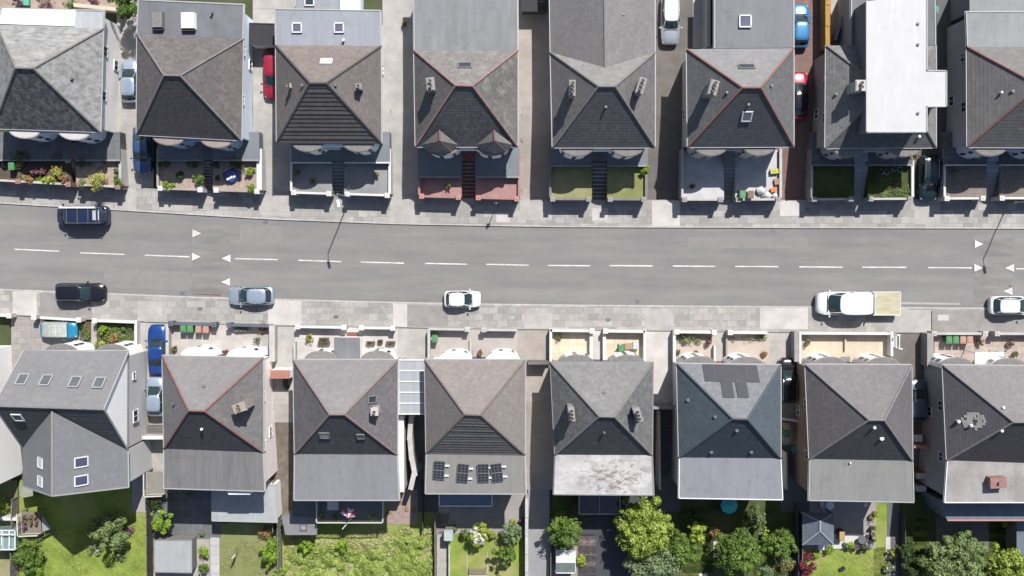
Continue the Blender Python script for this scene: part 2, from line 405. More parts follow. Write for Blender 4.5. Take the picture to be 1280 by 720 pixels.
# ------------------------------------------------------------------ generic house
def inset(q, d):
    n = len(q); out = []
    for i in range(n):
        a = (q[(i + 1) % n] - q[i]).normalized(); b = (q[i - 1] - q[i]).normalized(); out.append(q[i] + (a + b) * d)
    return out
def slope(mb, p0, p1, q1, q0, m, course, lip):
    """eave edge p0-p1, top edge q0-q1, built as stepped courses"""
    n = (p1 - p0).cross(q0 - p0).normalized()
    fl = n.z < 0
    if fl: p0, p1, q0, q1 = p1, p0, q1, q0; n = -n
    u = (p1 - p0).normalized(); up = n.cross(u).normalized(); Ls = (q0 - p0).dot(up); k = max(2, round(abs(Ls) / course))
    def uv(p): return ((p - p0).dot(u) + 50, (p - p0).dot(up))
    for i in range(k):
        a, b = lerp(p0, q0, i / k), lerp(p1, q1, i / k); c, d = lerp(p1, q1, (i + 1) / k), lerp(p0, q0, (i + 1) / k)
        lj = lip * R.uniform(.75, 1.25); a2, b2 = a + n * lj, b + n * lj * R.uniform(.9, 1.1)
        if (c - d).length < 1e-4: mb.face([a2, b2, c], m, [uv(a), uv(b), uv(c)])
        else: mb.face([a2, b2, c, d], m, [uv(a), uv(b), uv(c), uv(d)])
        mb.face([a, b, b2, a2], m, [uv(a), uv(b), uv(b), uv(a)])
    return (p0, n, u, up)
def win(parent, c, nrm, w_, h_, fm=None, bars=1):
    """window on a wall: white frame with pane child"""
    nrm = nrm.normalized(); t = V((-nrm.y, nrm.x, 0)); M = Matrix((t, nrm, V((0, 0, 1)))).transposed()
    mb = MB(); f = .06
    for dx, dz, sx, sz in ((0, h_ / 2, w_ + f, f), (0, -h_ / 2, w_ + .2, f), (-w_ / 2, 0, f, h_), (w_ / 2, 0, f, h_)):
        mb.box(c + t * dx + V((0, 0, dz)) + nrm * .04, (sx, .10, sz), M=M)
    for k in range(bars): mb.box(c + t * (w_ * ((k + 1) / (bars + 1) - .5)) + nrm * .04, (.05, .08, h_ - .1), M=M)
    o = mb.build('window', fm or UPVC, parent)
    g = MB(); g.box(c + nrm * .02, (w_ - .04, .04, h_ - .04), M=M); g.build('pane', GLASS, o)
def door(parent, c, nrm, m):
    nrm = nrm.normalized(); t = V((-nrm.y, nrm.x, 0)); M = Matrix((t, nrm, V((0, 0, 1)))).transposed()
    mb = MB(); mb.box(c + nrm * .04, (.95, .08, 2.05), M=M); o = mb.build('front_door', m, parent)
    h = MB(); h.box(c + nrm * .1 + t * .36, (.04, .05, .18), M=M); h.build('handle', CHROME, o)
def bay(parent, p, q, t, width, depth, z0, z1, wm, cm, nrm, win_on=True, capm=None):
    u = (q - p).normalized(); c = lerp(p, q, t); mb = MB(); n = 12
    def arc(s, z, k0=0, k1=n, N=n): return [V((*(c + u * (-math.cos(math.pi * k / N) * width / 2 * s) + nrm * (math.sin(math.pi * k / N) ** .85 * depth * s)).xy, z)) for k in range(k0, k1 + 1)]
    base = arc(1, z0); mb.grid([base, arc(1, z1)])
    mb.face(arc(1.0, z1)); o = mb.build('bay_window', wm, parent, smooth=50)
    r = MB(); a = arc(1.06, z1 + .02); b2 = arc(1.06, z1 + .14); r.grid([a, b2]); ap = arc(.98, z1 + .20)
    r.grid([b2, ap]); r.face(ap); r.face(a); r.build('bay_roof', cm, o)
    for zc, hh in ((z0 + 1.75, 1.25), (z1 - 1.0, 1.05)):
        g = MB()
        A = arc(1.02, zc - hh / 2, 0, 12); B = arc(1.02, zc + hh / 2, 0, 12)
        for k in (2, 5, 8):
            g = MB(); A[k + 1] = arc(1.02, zc - hh / 2, 0, 12)[k + 1]
            g.face([A[k], A[k + 1], B[k + 1], B[k]], 0)
            A2, B2 = A[k] + (A[k + 1] - A[k]) * .1, A[k] + (A[k + 1] - A[k]) * .9
            e = (A[k] + A[k + 1]) / 2 - c; e.z = 0; e = e.normalized() * .025
            g.face([A2 + V((0, 0, .08)) + e, B2 + V((0, 0, .08)) + e, B2 + V((0, 0, hh - .08)) + e, A2 + V((0, 0, hh - .08)) + e], 1)
            g.build('window', [UPVC, GLASS], o)
    return o
def chimney(parent, px, py, ztop, zbase, sx=.55, sy=1.0, m=None, pots=2, rz=0.0, potm=None, poth=.45):
    p = P(px, py, ztop); mb = MB(); M = Matrix.Rotation(rz, 3, 'Z')
    mb.box((p.x, p.y, (zbase + ztop - .2) / 2), (sx, sy, ztop - .2 - zbase), rz)
    mb.box((p.x, p.y, ztop - .12), (sx + .14, sy + .14, .16), rz); mb.box((p.x, p.y, ztop - .0), (sx + .04, sy + .04, .1), rz)
    o = mb.build('chimney', m, parent)
    for k in range(pots):
        d = M @ V((0, (k - (pots - 1) / 2) * sy * .8 / max(pots, 1), 0)); b = p + d
        g = MB(); prof = [(.13, 0), (.12, .05), (.11, poth * .8), (.15, poth * .85), (.15, poth)]
        rows = [[V((b.x + r * math.cos(a * math.pi / 6), b.y + r * math.sin(a * math.pi / 6), ztop + .05 + z)) for a in range(12)] for r, z in prof]
        g.grid(rows, 0, True); g.disc((b.x, b.y, ztop + .05 + poth - .06), .11, 12, 1); g.build('chimney_pot', [potm or CLAY, BLACKP], o, smooth=40)
    f = MB(); f.box((p.x, p.y, zbase + (ztop - zbase) * .45), (sx + .05, sy + .05, .08), rz); f.build('lead_flashing', LEAD, o)
def skylight(parent, px, py, pl, w_=.8, h_=1.0, fm=None, gm=None, th=.1, dome=False):
    p0, n, u, up = pl; c = on_plane(px, py, p0, n) + n * .04
    M = Matrix((u, up, n)).transposed(); mb = MB(); f = .1
    for dx, dy, sx, sy in ((0, h_ / 2, w_ + f, f), (0, -h_ / 2, w_ + f, f), (-w_ / 2, 0, f, h_), (w_ / 2, 0, f, h_)):
        mb.box(c + u * dx + up * dy + n * th / 2, (sx, sy, th), M=M)
    o = mb.build('skylight', fm or UPVC, parent)
    g = MB(); g.box(c + n * th * .4, (w_ - f * .8, h_ - f * .8, th * .5), M=M); g.build('pane', gm or GLASS, o)
def vent(parent, px, py, pl, m=None, r=.09, h=.3, name='vent_pipe'):
    p0, n, u, up = pl; c = on_plane(px, py, p0, n); mb = MB()
    mb.cyl(c - V((0, 0, .05)), r, h, 10); mb.cyl(c + V((0, 0, h - .02)), r * 1.5, .05, 10, r2=r * 1.2); mb.build(name, m or GREYM, parent)
def panel(parent, px, py, pl, w_=1.0, h_=1.65, rz=0.0, tilt=0.0, legs=False, halves=1, fm=None, cm=None):
    p0, n, u, up = pl; c = on_plane(px, py, p0, n) + n * (.09 + (.2 if tilt else 0))
    B = Matrix((u, up, n)).transposed(); M = B @ Matrix.Rotation(rz, 3, 'Z') @ Matrix.Rotation(tilt, 3, 'X')
    mb = MB(); mb.box(c, (w_, h_, .04), M=M, m=0)
    nx, ny = 3, 6
    for i in range(nx):
        for j in range(ny):
            l = V(((i + .5) / nx - .5, (j + .5) / ny - .5, 0)); mb.box(c + M @ V((l.x * w_ * .94, l.y * h_ * .96, .022)), (w_ * .94 / nx - .025, h_ * .96 / ny - .025, .012), M=M, m=1)
    if halves == 2: mb.box(c + M @ V((0, 0, .03)), (w_, .07, .02), M=M, m=0)
    o = mb.build('solar_panel', [fm or PVFRAME, cm or PVCELL], parent)
    if legs:
        g = MB()
        for s in (-.3, .3): g.box(c + M @ V((w_ * .5 + .18, s * h_ * .9, -.08)), (.42, .16, .14), M=B); g.box(c + M @ V((0, s * h_ * .9, -.14)), (w_ * .8, .05, .05), M=B)
        g.build('mounting_bracket', UPVC, o)
CLAY = plain('clay_pot', (.42, .33, .27), .85, .2, 4)
LEAD = plain('lead', (.2, .205, .215), .6, .15)
PVFRAME = plain('panel_frame', (.3, .31, .33), .4, .1, metal=.5)
PVCELL = plain('panel_cell', (.035, .032, .04), .25, .15); PVF2 = plain('panel_frame_dark', (.10, .10, .115), .4, .1); PVC2 = plain('panel_cell_grey', (.075, .073, .085), .35, .1)
REDHIP = plain('red_hip_tile', (.27, .135, .115), .85, .25, 3)
GREYHIP = plain('grey_hip_tile', (.21, .20, .195), .85, .2, 3)
DARKHIP = plain('dark_hip_tile', (.085, .085, .09), .85, .2, 3)
BROWNHIP = plain('brown_hip_tile', (.20, .16, .145), .85, .2, 3)
GUT = plain('gutter_white', (.38, .38, .38), .5, .1)
GUTD = plain('gutter_grey', (.22, .22, .23), .5, .1)

def mono(*a): return plain(*a)
def house(label, A, B, C_, D, R1, R2, E, F, ze, zr, zb, wall, mats, hip, rear=None, side=None, course=.3, lip=.011, fcourse=None, flip=None, gut=None, bays=None,
          bay_d=.95, bay_w=3.0, baym=None, capm=None, zg=1.6, rear_thick=.25, group='pairs of semi detached houses along the street', doors=True, bcourse=None, blip=None, rtrim=None, sidewins=True, gable_rear=None, bayz=.45, rs=None):
    top = A[1] < 300 and (A[1] > D[1])
    a, b, c, d = [P(*q, ze) for q in (A, B, C_, D)]; r1, r2 = P(*R1, zr), P(*R2, zr); e, f = P(*E, ze), P(*F, ze)
    cen = (a + b + e + f) / 4
    root = thing('semi_detached_house', label, 'house', (cen.x, cen.y, gz(cen.y)), group); HOUSES.append(root)
    # walls
    q = inset([a, b, f, e] if not rs else [a, b, c, d], .38); mb = MB(); mb.prism([(p.x, p.y) for p in q], zb, ze - .12)
    mb.build('wall', wall, root)
    nrm = V((0, -1, 0)) if top else V((0, 1, 0))
    # roof
    mf, mbk, ml, mr = mats; ms = [mf, mbk, ml, mr, GUTD]; mb = MB(); pl = {}
    pl['front'] = slope(mb, a, b, r2, r1, 0, fcourse or course, flip or lip)
    pl['back'] = slope(mb, c, d, r1, r2, 1, bcourse or course, blip or lip)
    pl['left'] = slope(mb, d, a, r1, r1, 2, course, lip)
    pl['right'] = slope(mb, b, c, r2, r2, 3, course, lip)
    lo = [p - V((0, 0, .12)) for p in (a, b, c, d)]
    mb.face([a, b, c, d], 4); mb.face(lo, 4)
    for i in range(4): mb.face([(a, b, c, d)[i], (a, b, c, d)[(i + 1) % 4], lo[(i + 1) % 4], lo[i]], 4)
    roof = mb.build('roof', ms, root)
    hp = MB()
    for s, t in ((r1, r2), (a, r1), (d, r1), (b, r2), (c, r2)):
        hp.tube([s + V((0, 0, .04)), t + V((0, 0, .04))], .095, 8)
    hp.build('ridge_tiles', hip, roof, smooth=40)
    # gutters
    g = MB(); gm = gut or GUT
    dd_, cc_ = (P(*rs[0], ze), P(*rs[1], ze)) if rs else (d, c)
    pts = [(a, b), (b, c), (d, a)] + ([(cc_, f), (f, e), (e, dd_)])
    for s, t in pts:
        dd = (t - s).normalized(); o_ = V((dd.y, -dd.x, 0)); 
        if o_.dot((s + t) / 2 - cen) < 0: o_ = -o_
        z = -.1
        g.box((s + t) / 2 + o_ * .05 + V((0, 0, z)), ((t - s).length + .1, .1, .1), math.atan2(dd.y, dd.x))
    g.build('gutter', gm, root)
    # downpipes
    for s, k in ((q[0], -1), (q[1], 1)):
        g = MB(); s = s + nrm * .06; g.tube([s + V((0, 0, zb - ze + 1.2)), s + V((0, 0, -.15))], .04, 6); g.build('drainpipe', gm, root)
    # rear block
    D0, C0 = d, c
    if rs: d, c = P(*rs[0], ze), P(*rs[1], ze); mb = MB(); mb.prism([p.xy for p in inset([d - V((0, (d - e).normalized().y * -.8, 0)), c, f, e], .3)], zb, ze - .14); mb.build('rear_wall', wall, root)
    if rear and not gable_rear:
        mb = MB(); lift = .03
        quad = [p + V((0, 0, lift)) for p in (d, c, f, e)]; 
        u0 = (c - d).normalized()
        def uvr(p): return ((p - d).dot(u0) + 50, abs((p - d).dot(V((-u0.y, u0.x, 0)))))
        mb.face(quad, 0, [uvr(p) for p in quad])
        bot = [p - V((0, 0, rear_thick)) for p in quad]; mb.face(bot[::-1], 1)
        for i in range(4): mb.face([quad[i], quad[(i + 1) % 4], bot[(i + 1) % 4], bot[i]], 1)
        rr = mb.build('flat_roof', [rear, rtrim or gm], root)
        pl['flat'] = (quad[0], V((0, 0, 1)), V((1, 0, 0)), V((0, 1, 0)))
        t = MB()
        for s, k in ((e, f), (d, e), (c, f)):
            dd = (k - s).normalized(); t.box((s + k) / 2 + V((0, 0, .06)), ((k - s).length, .08, .06), math.atan2(dd.y, dd.x))
        t.build('roof_edge_trim', rtrim or gm, rr)
    if gable_rear:
        (gx0, gy0), (gx1, gy1), zg_ = gable_rear   # ridge junction px, ridge far px
        j, k = P(gx0, gy0, zg_), P(gx1, gy1, zg_); mb = MB()
        slope(mb, d, e, k, j, 0, course, lip); slope(mb, f, c, j, k, 1, course, lip); mb.face([e, k, f], 2); mb.face([d, c, f, e], 2)
        rr = mb.build('rear_roof', [rear, side or rear, wall], root)
        hp = MB(); hp.tube([j + V((0, 0, .03)), k + V((0, 0, .03))], .09, 8); hp.build('ridge_tiles', hip, rr)
    # bays
    if bays:
        if top: bay_d = 1.15
        if top:
            ta, tb = bays[0] + bay_w * .46 / (q[1] - q[0]).length, bays[1] - bay_w * .46 / (q[1] - q[0]).length
            if tb > ta + .03: pa, pb = lerp(q[0], q[1], ta), lerp(q[0], q[1], tb); mb = MB(); mb.box(((pa.x + pb.x) / 2, (pa.y + pb.y) / 2 - .33, ze - bayz - .25), ((pb - pa).length, .7, .16)); mb.box(((pa.x + pb.x) / 2, (pa.y + pb.y) / 2 - .66, ze - bayz - .35), ((pb - pa).length, .06, .34)); mb.build('porch_canopy', baym or wall, root)
        for t in bays: bay(root, q[0], q[1], t, bay_w, bay_d, zg, ze - bayz, baym or wall, capm or GREYHIP, nrm)
    zf = zg
    if doors:
        for t in (.455, .545): door(root, lerp(q[0], q[1], t) + V((0, 0, zf + 1.03 - ze)) - V((0, 0, 0)), nrm, R.choice([DOORR, DOORW, DOORB]))
    if sidewins:
        for (s, t) in ((q[1], q[2]), (q[3], q[0])):
            dd = (t - s).normalized(); o_ = V((dd.y, -dd.x, 0))
            if o_.dot((s + t) / 2 - cen) < 0: o_ = -o_
            for tt, zz, ww in ((.3, -1.5, .8), (.7, -1.5, .9), (.62, -4.1, .9)):
                win(root, V((*lerp(s, t, tt).xy, ze + zz)), o_, ww, 1.0 if ww > .7 else .7, bars=1 if ww > .7 else 0)
        s, t = q[2], q[3]
        for tt in (.15, .38, .62, .85):
            win(root, V((*lerp(s, t, tt).xy, ze - 1.5)), -nrm, 1.3, 1.1); win(root, V((*lerp(s, t, tt).xy, ze - 4.4)), -nrm, 1.5, 1.3)
    return root, pl, q
DOORR = plain('door_red', (.3, .05, .05), .5, .1); DOORW = plain('door_white', (.65, .65, .65), .4, .05); DOORB = plain('door_dark', (.05, .06, .08), .5, .1)
STK1 = plain('render_grey_stack', (.3, .295, .285), .9, .2, 3); STK2 = plain('pale_stack', (.5, .48, .45), .9, .2, 3); STKB = slabs('brick_stack', (.40, .35, .30), (.33, .28, .24), (.3, .28, .25), .22, .08, .5)
ZT, ZTR, ZBT = 6.4, 11.0, -.3
ZB_, ZBR, ZBB = 5.4, 9.9, -3.0
# --- top row: front tiles painted darker, putting the sunless slope's shade into colour
tA = tiles('slate_lichen_dark', (.085, .088, .092), .22, .35, .3, stain=(.27, .27, .27), amt=.65, sscale=2.6, ss=(1, .6, 1), lo=.45, hi=.68)
tB = tiles('slate_lichen_light', (.22, .22, .22), .16, .35, .3, stain=(.40, .40, .39), amt=.75, sscale=1.7, ss=(.5, 1.3, 1), lo=.4, hi=.68)
r, pl, q = house('house with white rear roof strip and lichen streaked slate roof', (-8, 160), (125, 164.5), (128.5, 36.5), (-4, 32), (19.5, 84.8), (42, 85.5), (-2, 10.5), (130, 13.5),
    ZT, ZTR, ZBT, plain('cream_render', (.84, .82, .78), .8, .08), (tA, tB, tB, tB), GREYHIP, rear=plain('pale_flat_roof', (.40, .415, .43), .7, .1, 1.5, stretch=(4, .3, 1)), bays=(.25, .76), capm=plain('pale_bay_cap', (.5, .49, .47), .8, .1), baym=plain('bluewhite_render', (.5, .56, .64), .8, .08))
mb = MB(); p0, p1 = P(3, 11, ZT + .12), P(95, 33.5, ZT + .12)
mb.prism([P(3.5, 11, ZT).xy, P(95.5, 13.4, ZT).xy, P(93.5, 33.2, ZT).xy, P(0, 30, ZT).xy], ZT - .1, ZT + .12); mb.build('white_roof_sheet', plain('bright_white_roof', (.8, .8, .81), .6, .02), r)
vent(r, 91, 99, pl['right'], h=.35)
tC = tiles('brown_grey_tile', (.135, .122, .122), .12, .3, .3, stain=(.22, .2, .19), amt=.35); tCd = tiles('shaded_front_tile', (.085, .08, .083), .1, .3, .3, amt=.15)  # second tile is the front copy, darkened as the shaded slope
r, pl, q = house('pale blue house with shade darkened front tiles and two box vents', (170.7, 168), (301.5, 175), (303.6, 49), (171.4, 42), (205, 93.9), (225.4, 94.6), (173.5, 0), (304.7, 6),
    ZT, ZTR, ZBT, plain('paleblue_render', (.66, .75, .85), .8, .05), (tCd, tC, tC, tC), GREYHIP, rear=plain('grey_felt_roof', (.155, .163, .18), .8, .15, .8), bays=(.27, .77), baym=plain('blue_render', (.28, .40, .56), .8, .08), capm=plain('brown_bay_cap', (.3, .26, .235), .8, .2), fcourse=.26)
f = pl['flat']
for x, y, m, wd in ((199, 26, GREYHIP, 1.0), (237, 27, WHITE, 1.25)):
    c = on_plane(x, y, f[0], f[1]); mb = MB(); mb.box(c + V((0, 0, .3)), (wd, 1.5, .6), taper=.9); mb.box(c + V((0, -.82, .2)), (wd * .9, .16, .4), m=1); mb.build('box_vent', [m, BLACKP], r)
vent(r, 266, 17, f, h=.5)
tD = tiles('fawn_tile', (.20, .17, .158), .1, .3, .3, stain=(.26, .225, .21), amt=.3); tDb = tiles('brown_side_tile', (.165, .145, .138), .1, .3, .3, amt=.2)
r, pl, q = house('fawn house with broad ribbed front roof and pale blue rear roof', (346, 178), (476.5, 178.5), (476, 58), (345, 57), (387.6, 104), (408.2, 104), (344, 11.4), (475.5, 13.5),
    ZT, ZTR, ZBT, plain('palegreen_render', (.7, .78, .75), .8, .05), (tiles('ribbed_brown_tile', (.125, .113, .108), .08, .34, .4, amt=.2), tD, tDb, tDb), DARKHIP, rear=plain('bluegrey_sheet_roof', (.25, .272, .305), .6, .08, .6, stretch=(3, .3, 1)), fcourse=.48, flip=.06, bays=(.27, .8), bay_w=2.9, capm=GREYHIP)
f = pl['flat']
for x, y in ((371.5, 35), (424, 35)): skylight(r, x, y, f, .8, .8, gm=glassy('sky_pane', (.11, .11, .16)), th=.16)
vent(r, 430, 51, f, UPVC, h=.4); skylight(r, 408, 77.5, pl['back'], .95, .75, gm=plain('bright_pane', (.55, .58, .58), .15, .05))
chimney(r, 361, 107, 9.4, 7.5, .25, .25, STK2, 1, poth=.3); chimney(r, 448, 108, 9.6, 7.5, .4, .4, STK1, 1, poth=.3)
vent(r, 378.5, 107, pl['left']); vent(r, 420, 107, pl['right'])
mb = MB(); p = P(412.5, 183.5, ZT - 1.6); mb.box(p, (1.9, .55, .14)); mb.build('porch_canopy', UPVC, r)
# extension behind T3
mb = MB(); z = 4.6; mb.prism([P(370, -25, z).xy, P(423, -25, z).xy, P(423, 12, z).xy, P(370, 12, z).xy], 0, z); e_ = mb.build('rear_extension', _mc['bluegrey_sheet_roof'], r)
skylight(r, 387, 1.5, (V((0, 0, z)), V((0, 0, 1)), V((1, 0, 0)), V((0, 1, 0))), .8, .8, th=.14)
mb = MB(); z = 3.6; a_, b_ = P(425, 12, z), P(450, 12, z); mb.prism([P(425, -12, z).xy, P(450, -12, z).xy, b_.xy, a_.xy], 0, z); mb.build('rear_lean_to', _mc['paleblue_render'], r)

tE = tiles('blotched_back_tile', (.20, .19, .185), .12, .3, .3, stain=(.30, .29, .28), amt=.55); tEl = tiles('grey_side_tile', (.135, .13, .128), .12, .3, .3, amt=.3); tEr = tiles('mossy_side_tile', (.15, .147, .142), .12, .3, .3, stain=(.26, .26, .25), amt=.7, sscale=1.1); tEf = tiles('slate_front', (.1, .1, .107), .18, .3, .3, amt=.2)
r, pl, q = house('house with two small pointed bay roofs above a pink front garden', (519.6, 183), (647, 183), (647, 63.3), (517.8, 63.3), (569.3, 106.7), (590.7, 107.4), (517, -40), (646.5, -40),
    ZT, ZTR, ZBT, WHITE, (tEf, tE, tEl, tEr), plain('pink_hip', (.33, .20, .18), .85, .25, 3), rear=plain('streaky_grey_roof', (.21, .215, .225), .75, .15, .6, stretch=(2.5, .25, 1)), bays=(.24, .77), bay_w=3.1)
skylight(r, 581, 82.5, pl['back'], 1.15, .8, fm=GREYHIP); chimney(r, 538, 105, 10.4, 7, .6, 1.0, STK1, 2, rz=.1, poth=.35)
for cx in (550, 618.5):
    zt_ = ZT + 1.75; ap = P(cx - 1, 162.5, zt_ + .1); e0 = P(cx - 23, 181, ZT + .1); e1 = P(cx + 23, 181, ZT + .1); m0 = P(cx - 14, 189.5, ZT - .2); m1 = P(cx + 14, 189.5, ZT - .2); mid = P(cx, 192, ZT - .25); pk = P(cx, 176, zt_)
    mb = MB(); back = V((ap.x, ap.y + .3, ap.z))
    for t3 in ((e0, m0, pk), (m0, mid, pk), (mid, m1, pk), (m1, e1, pk), (e0, pk, ap), (pk, e1, ap)): mb.face(t3, 0, [((v - e0).x + 9, (v - e0).y * 1.3) for v in t3])
    mb.face([e0, m0, mid, m1, e1, ap]); g_ = mb.build('bay_gable_roof', tE, r)
    mb = MB(); mb.tube([pk + V((0, 0, .03)), ap + V((0, 0, .03))], .09, 6); mb.tube([m0, pk], .05, 6); mb.tube([m1, pk], .05, 6); mb.build('ridge_tiles', REDHIP, g_)
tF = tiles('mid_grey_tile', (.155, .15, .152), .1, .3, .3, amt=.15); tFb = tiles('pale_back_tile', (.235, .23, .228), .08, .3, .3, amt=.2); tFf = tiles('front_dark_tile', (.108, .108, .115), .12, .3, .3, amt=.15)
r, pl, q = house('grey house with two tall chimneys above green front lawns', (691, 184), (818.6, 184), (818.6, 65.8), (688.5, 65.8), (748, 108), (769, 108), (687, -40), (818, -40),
    ZT, ZTR, ZBT, WHITE, (tFf, tFb, tF, tF), GREYHIP, rear=tiles('ribbed_rear_left', (.16, .155, .155), .06, .3, .3, amt=.1), side=tiles('ribbed_rear_right', (.2, .196, .195), .06, .3, .3, amt=.2), gable_rear=((756.4, 85.3), (755, -40), ZT + 2.1), bays=(.22, .76), bay_w=3.0)  # right rear slope painted paler than the left, as the sunlit side
chimney(r, 715.5, 110, 10.7, 7, .42, 1.25, STK1, 3); chimney(r, 801.5, 107, 10.7, 7, .55, 1.3, STK1, 3, rz=-.3)
vent(r, 757, 134, pl['front']);
for x, y in ((734, 19), (779, 19)): vent(r, x, y, (V((0, 0, ZT + 1.0)), V((0, 0, 1)), V((1, 0, 0)), V((0, 1, 0))), h=.4)
tG = tiles('slate_blue_side', (.14, .142, .15), .1, .3, .3, amt=.12); tGb = tiles('pale_grey_back', (.23, .228, .232), .06, .3, .3, amt=.1); tGf = tiles('bluegrey_front', (.1, .103, .112), .1, .3, .3, amt=.1)
r, pl, q = house('upper house with orange ridge tiles and one chimney', (860, 183.5), (992, 183), (992, 60.4), (858.8, 61.5), (928, 109.5), (951, 109.5), (893, -40), (992, -40),
    ZT, ZTR, ZBT, plain('stone_render', (.47, .46, .42), .85, .1), (tGf, tGb, tG, tG), plain('orange_hip', (.27, .135, .11), .85, .2, 3), rear=plain('plain_grey_roof', (.165, .17, .185), .75, .08, .5, stretch=(3, .2, 1)), bays=(.2, .7), bay_w=3.0, rs=((893, 60.7), (992, 59.7)))
f = pl['flat']; skylight(r, 931, 27, f, 1.0, 1.0, gm=glassy('sky_pane', (.11, .11, .16)), th=.2)
skylight(r, 933, 84, pl['back'], 1.35, .6, fm=GREYHIP); skylight(r, 933.5, 145, pl['front'], .8, 1.0, gm=glassy('grey_pane', (.12, .125, .14)))
chimney(r, 892, 109.5, 10.7, 7, .65, 1.2, STK1, 3, rz=-.25); vent(r, 908, 116, pl['left']); vent(r, 964, 107.5, pl['right']); vent(r, 935, 131, pl['front'])
# T7
tH = tiles('weathered_left_tile', (.19, .188, .185), .14, .35, .3, stain=(.27, .27, .27), amt=.4); tHf = tiles('dark_front_tile', (.12, .12, .122), .14, .3, .3, amt=.3)
r, pl, q = house('house crowned by a wide bright white flat loft roof', (1032, 185), (1170, 184), (1170, 57), (1033, 57), (1106, 112), (1130, 112), (1064, -20), (1168, -20),
    ZT, 9.7, ZBT, plain('grey_render', (.36, .35, .36), .85, .1), (tHf, tH, tH, tH), GREYHIP, rear=plain('grey_felt_roof', (.155, .163, .18), .8, .15, .8), bays=(.2, .75), bay_w=3.0, rs=((1064, 56.5), (1169, 56.3)))
zl = 10.0; LW = plain('loft_white_roof', (.47, .47, .47), .6, .04, 1.0, col2=(.44, .44, .44)); mb = MB()
lo_ = [(1083, 0), (1158.5, -8), (1158.5, 88), (1183, 88.5), (1183, 133), (1158.5, 133.5), (1158.5, 165), (1083, 165)]
pp = [P(x, y, zl).xy for x, y in lo_]
pin = [P(x + (3 if x < 1100 else -2.5), y + (2.5 if y < 90 and y > 50 else (-2.5)), zl).xy for x, y in lo_]
mb.prism([P(x, y, zl).xy for x, y in [(1085, 0), (1156.5, -8), (1156.5, 90), (1181, 90.5), (1181, 131), (1156.5, 131.5), (1156.5, 163), (1085, 163)]], 6.2, zl - .2); l_ = mb.build('loft', plain('loft_cladding', (.14, .145, .155), .7, .1), r)
mb = MB(); mb.prism(pp, zl - .2, zl); mb.build('flat_roof', LW, l_)
mb = MB()
for k in range(8):
    s, t = V((*pp[k], zl)), V((*pp[(k + 1) % 8], zl)); dd = t - s; mb.box((s + t) / 2 + V((0, 0, .03)), (dd.length + .08, .09, .08), math.atan2(dd.y, dd.x))
mb.build('roof_edge_trim', GUT, l_)
for x in (1098, 1120): 
    p = P(x, 163, 8.8); win(l_, V((p.x, P(1100, 163, zl).y - .0, 8.9)), V((0, -1, 0)), 1.6, 1.1)
chimney(r, 1076, 107, 10.2, 7, .75, .85, STK2, 2, poth=.35); vent(r, 1044, 118, pl['left']); vent(r, 1148, 171, pl['front'], UPVC)
for x, y in ((1147, 30), (1147, 56), (1147, 142)):
    p = P(x, y, zl); mb = MB(); mb.cyl(p, .16, .05, 12); mb.cyl(p, .07, .18, 8); mb.build('roof_outlet', GREYM, l_)
# T8
tI = tiles('grey_tile_grid', (.19, .182, .178), .08, .42, .38, amt=.15); tIf = tiles('front_grid_tile', (.165, .158, .155), .1, .42, .38, amt=.15)
r, pl, q = house('upper far right house with red ridges and broad grey tiles', (1209.6, 183.5), (1345, 184), (1345, 60), (1209, 58.7), (1299, 107), (1320, 107), (1207.5, 15), (1345, 15),
    ZT, ZTR, ZBT, plain('lilac_render', (.40, .40, .44), .8, .06), (tIf, tI, tI, tI), REDHIP, rear=plain('light_rear_roof', (.24, .25, .255), .75, .08, .6), bays=(.2, .74), course=.36, lip=.01, bay_w=3.1, baym=plain('sky_render', (.42, .5, .6), .8, .08))
vent(r, 1250, 116, pl['left'], UPVC, .08, .4); vent(r, 1266, 114, pl['left'], r=.12, h=.1)
mb = MB(); z = 5.6; mb.prism([P(1212, -20, z).xy, P(1345, -20, z).xy, P(1345, 15, z).xy, P(1212, 15, z).xy], 0, z); mb.build('rear_extension', plain('light_rear_roof', (.24, .25, .255)), r)

# --- bottom row: back tiles coloured darker for the shade away from the sun
KB = dict(ze=ZB_, zr=ZBR, zb=ZBB, zg=0.1)
tJ = tiles('warm_grey_front', (.215, .205, .208), .06, .3, .3, amt=.1); tJl = tiles('grey_left_b', (.19, .183, .184), .07, .3, .3, amt=.1); tJr = tiles('grey_right_b', (.17, .162, .165), .1, .3, .3, amt=.35); tJb = tiles('shaded_back_b', (.085, .084, .092), .1, .3, .3, amt=.12)  # last tile holds the back slope's shade in its colour
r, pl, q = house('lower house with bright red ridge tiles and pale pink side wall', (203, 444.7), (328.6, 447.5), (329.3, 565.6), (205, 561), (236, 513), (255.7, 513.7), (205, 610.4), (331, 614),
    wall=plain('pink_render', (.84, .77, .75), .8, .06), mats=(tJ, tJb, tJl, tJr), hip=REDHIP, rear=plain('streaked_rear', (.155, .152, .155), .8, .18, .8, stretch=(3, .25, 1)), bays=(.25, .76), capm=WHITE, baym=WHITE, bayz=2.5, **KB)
chimney(r, 299, 510, 9.6, 6.5, 1.05, .72, STKB, 3, rz=.35, poth=.3); vent(r, 253, 536, pl['back'], UPVC); vent(r, 218, 504, pl['left'], r=.1); vent(r, 255, 484, pl['front'], r=.12, h=.08)
mb = MB(); p = P(299.5, 616, 4.9); mb.prism([(p.x - 1.4, p.y + .7), (p.x + 1.4, p.y + .7), (p.x + 1.0, p.y - .15), (p.x - 1.0, p.y - .15)], 1.5, 5.0); mb.build('bay_window', UPVC, r)
tK = tiles('warm_grey_front2', (.225, .212, .215), .05, .3, .3, amt=.12); tKl = tiles('grey_left_b2', (.15, .142, .148), .1, .3, .3, amt=.2)
